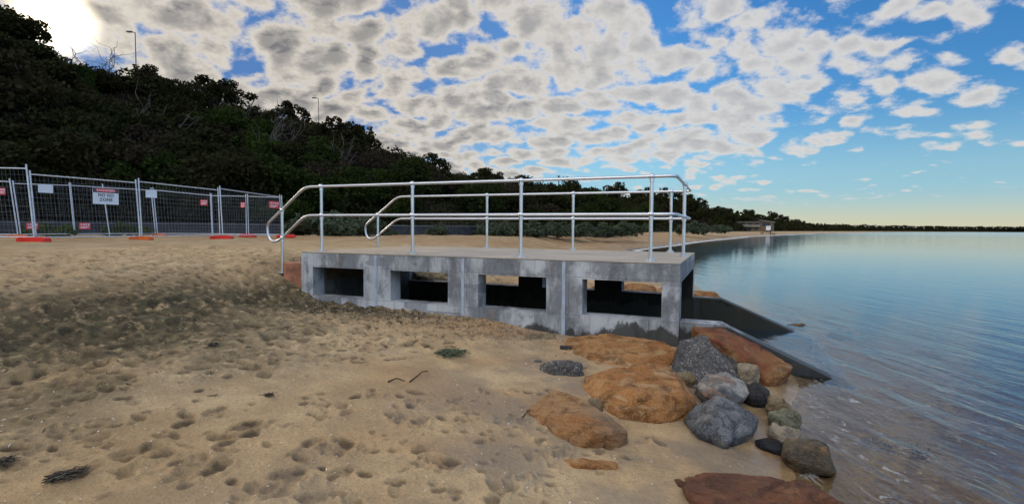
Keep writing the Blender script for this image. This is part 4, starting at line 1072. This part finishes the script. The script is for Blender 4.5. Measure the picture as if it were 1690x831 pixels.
# beach house
hx = at(1246, 381.5, 195); hz = 1.05
house = empty('beach_house', (hx[0], hx[1], hz), -.62, 'two-storey tan beach house with pale roofs under the far bluff', 'house')
mb = MB(); mb.box(-7, 2.6, -2.5, 2.5, 0, 4.2); mb.build('wall', M['wallpaint'], house)
mb = MB(); mb.box(2.62, 7.4, -2.2, 2.4, 0, 4.4); mb.build('wall', M['wallpaint'], house)
mb = MB(); mb.box(-7.6, 2.7, -3.1, 2.9, 4.2, 4.45); mb.build('roof', M['roof'], house)
mb = MB(); mb.add([(2.2,-3.0,5.0),(8.0,-3.0,4.05),(8.0,2.9,4.05),(2.2,2.9,5.0),(2.2,-3.0,5.25),(8.0,-3.0,4.3),(8.0,2.9,4.3),(2.2,2.9,5.25)], [(3,2,1,0),(4,5,6,7),(0,1,5,4),(1,2,6,5),(2,3,7,6),(3,0,4,7)]); mb.build('roof', M['roof'], house)
for x0 in (-5.6,-2.6,.2):
    mb = MB(); mb.box(x0, x0+1.9, -2.53, -2.49, 2.5, 3.8); mb.build('window', M['glass'], house)
    mb = MB(); mb.box(x0, x0+1.5, -2.53, -2.49, .5, 1.8); mb.build('window', M['glass'], house)
mb = MB(); mb.box(3.2, 6.6, -2.23, -2.19, 2.3, 3.9); mb.build('window', M['glass'], house)
mb = MB(); mb.box(-7, 2.6, -3.7, -2.52, 2.0, 2.2); mb.box(-7, 2.6, -3.74, -3.66, 2.2, 3.0); mb.build('balcony', M['roof'], house)
house.scale = (.82, .82, .82)
p = at(1268, 381.2, 190); mb = MB(); mb.box(-.75,.75,-.75,.75,.45,2.1)
tower = empty('lookout_hut', (p[0], p[1], 1.05), -.5, 'small pale blue-white hut on legs right of the beach house', 'hut')
mb.build('cabin', M['whitepaint'], tower)
for a, b in ((-.6,-.6),(.6,-.6),(-.6,.6),(.6,.6)):
    mb = MB(); mb.tube([(a,b,-.2),(a,b,.46)], .07, 6); mb.build('leg', M['lamp'], tower)
mb = MB(); mb.box(-.9,.9,-.9,.9,2.105,2.2); mb.build('roof', M['roof'], tower)
p = at(1199, 357, 255); z = hill_at(p[0], p[1])
wh = empty('white_house', (p[0], p[1], max(z, p[2]-2.5)), -.4, 'white house among the trees on the bluff left of the pine', 'house')
mb = MB(); mb.box(-2.6,2.6,-2,2,-.5,2.6); mb.build('wall', M['whitepaint'], wh)
mb = MB(); mb.add([(-2.9,-2.3,2.61),(2.9,-2.3,2.61),(2.9,2.3,2.61),(-2.9,2.3,2.61),(-1.5,0,3.7),(1.5,0,3.7)], [(3,2,1,0),(0,1,5,4),(1,2,5),(2,3,4,5),(3,0,4)]); mb.build('roof', M['coping'], wh)
for x0 in (-2.,.6):
    mb = MB(); mb.box(x0, x0+1.3, -2.03, -1.99, .8, 2.); mb.build('window', M['glass'], wh)
# distant houses strung along the far shore
hp = None
for k in range(46):
    s = 10.4+3.8*(k+rng.random())/46; X, Y, Z = (float(v) for v in hill_pt(s, rng.uniform(.75, 1.02)))
    w = np.interp(Y, [300, 1000, 5000], [5, 6, 15])*rng.uniform(.6, 1.4)
    if hp is None:
        hp = empty('distant_house', (X,Y,Z), 0, 'tiny pale house on the skyline of the far shore', 'house', 'distant houses along the far shore')
        mb = MB(); mb.box(-.5,.5,-.4,.4,-.2,.36); mb.build('wall', M['farwall'], hp)
        mb = MB(); mb.add([(-.55,-.45,.361),(.55,-.45,.361),(.55,.45,.361),(-.55,.45,.361),(-.4,0,.6),(.4,0,.6)], [(3,2,1,0),(0,1,5,4),(1,2,5),(2,3,4,5),(3,0,4)]); mb.build('roof', M['roof'], hp); o = hp
    else: o = copy_tree(hp)
    o.location = (X, Y, Z); o.scale = (w, w, w*rng.uniform(.5,.8)); o.rotation_euler = (0, 0, rng.uniform(-.6,.2))
# people and dogs far along the sand
def skin_body(name, verts, edges, radii, mat, parent):
    me = bpy.data.meshes.new(name); me.from_pydata(verts, edges, []); o = bpy.data.objects.new(name, me); COL.objects.link(o)
    md = o.modifiers.new('skin', 'SKIN')
    for v, r in zip(me.skin_vertices[0].data, radii): v.radius = (r, r)
    me.skin_vertices[0].data[0].use_root = True
    sb = o.modifiers.new('sub', 'SUBSURF'); sb.levels = sb.render_levels = 1
    dg = bpy.context.evaluated_depsgraph_get(); m2 = bpy.data.meshes.new_from_object(o.evaluated_get(dg)); bpy.data.objects.remove(o)
    return link(name, m2, mat, parent)
p = onground(1271.5, 388)
per = empty('person', p, .4, 'person in dark clothes standing far along the beach by the water', 'person')
skin_body('body', [(0,0,.92),(0,0,1.2),(0,0,1.45),(0,0,1.55),(0,0,1.72),(.1,0,.88),(.12,.03,.48),(.13,0,.06),(.13,-.12,.03),(-.1,0,.88),(-.12,-.03,.48),(-.13,.05,.06),(-.13,-.07,.03),(.2,0,1.4),(.25,.02,1.12),(.24,-.08,.88),(-.2,0,1.4),(-.26,.02,1.12),(-.24,-.06,.88)],
          [(0,1),(1,2),(2,3),(3,4),(0,5),(5,6),(6,7),(7,8),(0,9),(9,10),(10,11),(11,12),(2,13),(13,14),(14,15),(2,16),(16,17),(17,18)],
          [.14,.13,.14,.06,.10,.09,.065,.045,.035,.09,.065,.045,.035,.06,.045,.035,.06,.045,.035], M['cloth'], per)
mb = MB(); mb.sphere((0,-.02,1.69), .10, 10, 8, (.85,.95,1.15)); mb.build('head', M['skin'], per)
for px, py, lb, rz in ((1257.5,386.8,'small brown dog on the sand left of the distant person',.2),(1277,388,'small brown dog right beside the distant person',2.2)):
    p = onground(px, py); dg_ = empty('dog', p, rz, lb, 'dog', 'dogs far along the beach')
    skin_body('body', [(0,0,.5),(.3,0,.5),(-.3,0,.48),(.45,0,.66),(.62,0,.70),(.3,.1,.25),(.3,.1,.02),(.3,-.1,.25),(.3,-.1,.02),(-.33,.1,.28),(-.3,.1,.02),(-.33,-.1,.28),(-.3,-.1,.02),(-.55,0,.62)],
              [(0,1),(0,2),(1,3),(3,4),(1,5),(5,6),(1,7),(7,8),(2,9),(9,10),(2,11),(11,12),(2,13)], [.14,.15,.12,.09,.06,.05,.03,.05,.03,.06,.03,.06,.03,.025], M['dogfur'], dg_)

# ------------------------------------------------------------------ sky, sun, camera
SUNR = ray(92, 34); SUNR = SUNR/np.linalg.norm(SUNR)
EL = math.asin(SUNR[2]); AZ = math.atan2(SUNR[0], SUNR[1])
W = bpy.data.worlds.new('World'); S.world = W; W.use_nodes = True
T = W.node_tree; T.nodes.clear(); N = NT(T)
sky = N.n('ShaderNodeTexSky', sky_type='NISHITA'); sky.sun_disc = False; sky.sun_elevation = EL; sky.sun_rotation = AZ
sky.air_density = 1.1; sky.dust_density = .8; sky.ozone_density = 2.5
dirv = N.n('ShaderNodeTexCoord').outputs['Generated']
xyz = N.n('ShaderNodeSeparateXYZ', {0: dirv}).outputs
zc = N.math('ADD', N.math('MAXIMUM', xyz[2], .0), .20)
u = N.math('DIVIDE', xyz[0], zc); v = N.math('DIVIDE', xyz[1], zc)
z2 = N.math('ADD', N.math('MAXIMUM', xyz[2], .0), .15)
u2 = N.math('DIVIDE', xyz[0], z2); v2 = N.math('DIVIDE', xyz[1], z2)
rr_ = N.math('POWER', N.math('ADD', N.math('MULTIPLY', u2, u2), N.math('ADD', N.math('MULTIPLY', v2, v2), .01)), -.175)
uv = N.n('ShaderNodeCombineXYZ', {0: N.math('MULTIPLY', u2, rr_), 1: N.math('MULTIPLY', v2, rr_), 2: 0.}).outputs[0]
def warp(vec, sc, amt, det):
    w = N.n('ShaderNodeTexNoise', {'Vector': vec, 'Scale': sc, 'Detail': det}).outputs['Color']
    o = N.n('ShaderNodeVectorMath', {0: N.vmath('SUBTRACT', w, (.5,.5,.5)), 'Scale': amt}, operation='SCALE').outputs[0]
    return N.vmath('ADD', vec, o)
uvw = warp(warp(uv, 3.2, .24, 2.), 13., .05, 5.)
def low_d(vec):
    a = N.noise(vec, 1.9, 2, .5)
    vo = N.n('ShaderNodeTexVoronoi', {'Vector': N.mapping(vec, (1,1.15,1), (0,0,.5)), 'Scale': 9.4, 'Smoothness': .30}, feature='SMOOTH_F1').outputs['Distance']
    cell = N.math('SUBTRACT', 1., N.math('MULTIPLY', vo, 1.5))
    return N.math('ADD', N.math('MULTIPLY', a, .80), N.math('MULTIPLY', cell, .80))
d_ = N.noise(uv, 17., 8, .62)
Lo = low_d(uvw)
Lo2 = low_d(N.vmath('ADD', uvw, (-.020, .030, 0)))
D = N.math('ADD', Lo, N.math('MULTIPLY', d_, 1.22))
# cover thins out to the right of the picture and towards the horizon over the water
right = N.math('SUBTRACT', u, N.math('MULTIPLY', v, .9))
thr = N.mr(right, -1.6, 0.1, .79, 1.10)
thr = N.math('ADD', thr, N.mr(right, -.2, .7, 0, .05))
thr = N.math('ADD', thr, N.mr(right, .8, 1.6, 0, .4))
thr = N.math('ADD', thr, N.mr(N.math('ADD', v, N.math('MULTIPLY', u, .55)), 3.15, 3.65, 0, .5))
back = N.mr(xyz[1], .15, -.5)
thr = N.math('SUBTRACT', thr, N.math('MULTIPLY', back, .25))  # extra cloud cover out of view, added for fill light
ex = N.math('SUBTRACT', D, thr)
al = N.mr(ex, -.04, .36)
thick = N.mr(N.math('ADD', N.math('MULTIPLY', N.math('SUBTRACT', Lo, thr), .8), N.math('ADD', N.math('MULTIPLY', d_, 1.1), .0)), .12, .82)
lit = N.mr(N.math('SUBTRACT', Lo, Lo2), -.05, .13)
sund = N.vmath('DOT_PRODUCT', dirv, tuple(SUNR))
near = N.mr(sund, .45, .97)
bright = N.mix(near, (6.5,6.4,6.25), (7.2,6.6,5.7))
dull = N.mix(near, (3.1,3.2,3.5), (1.5,1.48,1.55))
core = N.mix(N.math('MULTIPLY', thick, N.mr(near, 0, 1, .75, .95)), bright, dull)
core = N.mix(N.math('MULTIPLY', lit, .22), core, bright)
core = N.mix(back, core, (19.,18.6,18.))                # unseen cloud behind the camera, brightened to fill the ground
hs = N.n('ShaderNodeHueSaturation', {'Color': sky.outputs[0], 'Saturation': 1.3, 'Value': 1.1}).outputs[0]
hs = N.mix(1., hs, (.62,.98,1.30), 'MULTIPLY')
hs = N.mix(N.mr(sund, .55, .93, 0, 1.), hs, (.85,2.0,4.6))          # deep blue between the clouds
low = N.mr(xyz[2], .0, .22, 1, 0)
base = N.mix(N.math('MULTIPLY', low, .85), hs, N.mix(N.mr(xyz[2], 0, .075), (6.2,5.9,4.2), (3.3,5.4,6.6)))
fade = N.mr(xyz[2], .03, .075)
c = N.mix(N.math('MULTIPLY', N.math('MULTIPLY', al, fade), .97), base, core)
glow = N.math('ADD', N.math('MULTIPLY', N.math('POWER', N.mr(sund, math.cos(math.radians(3.3)), math.cos(math.radians(.8)), 0, 1., False), 2.2), 30.), N.math('MULTIPLY', N.math('POWER', N.math('MAXIMUM', sund, 0.), 300.), 1.0))
c = N.mix(1., c, N.mix(1., N.n('ShaderNodeCombineColor', {0: glow, 1: glow, 2: glow}).outputs[0], (1,.86,.58), 'MULTIPLY'), 'ADD')
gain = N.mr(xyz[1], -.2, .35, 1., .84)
c = N.mix(1., c, N.n('ShaderNodeCombineColor', {0: gain, 1: gain, 2: gain}).outputs[0], 'MULTIPLY')      # front sky dimmed to offset the exposure raised for the ground
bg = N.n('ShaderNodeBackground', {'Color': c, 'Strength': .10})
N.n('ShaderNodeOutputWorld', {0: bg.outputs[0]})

sl = bpy.data.lights.new('sun', 'SUN'); sl.energy = 1.5; sl.angle = math.radians(10); sl.color = (1, .86, .66)
so = bpy.data.objects.new('sun', sl); COL.objects.link(so)
so.rotation_euler = Vector(tuple(-SUNR)).to_track_quat('-Z', 'Y').to_euler()

cam = bpy.data.cameras.new('camera'); co = bpy.data.objects.new('camera', cam); COL.objects.link(co)
cam.sensor_fit = 'HORIZONTAL'; cam.sensor_width = 36; cam.lens = F/1690*36; cam.shift_y = (CYP-415.5)/1690
cam.clip_start = .05; cam.clip_end = 60000
cp, sp = math.cos(PITCH), math.sin(PITCH)
fwd = Vector((0, cp, -sp)); up = Vector((0, sp, cp)); rt = Vector((1, 0, 0))
c_, s_ = math.cos(ROLL), math.sin(ROLL)
r2 = rt*c_+up*s_; u2 = up*c_-rt*s_
mx = Matrix((r2, u2, -fwd)).transposed().to_4x4(); mx.translation = (0, 0, CZ)
co.matrix_world = mx
S.camera = co
S.view_settings.view_transform = 'Standard'; S.view_settings.look = 'None'; S.view_settings.exposure = .42; S.view_settings.gamma = 1
S.view_settings.use_curve_mapping = False
cy = S.cycles
cy.max_bounces = 6; cy.diffuse_bounces = 2; cy.glossy_bounces = 3; cy.transparent_max_bounces = 12; cy.transmission_bounces = 2
cy.caustics_reflective = False; cy.caustics_refractive = False; cy.sample_clamp_indirect = 4
cy.use_denoising = True
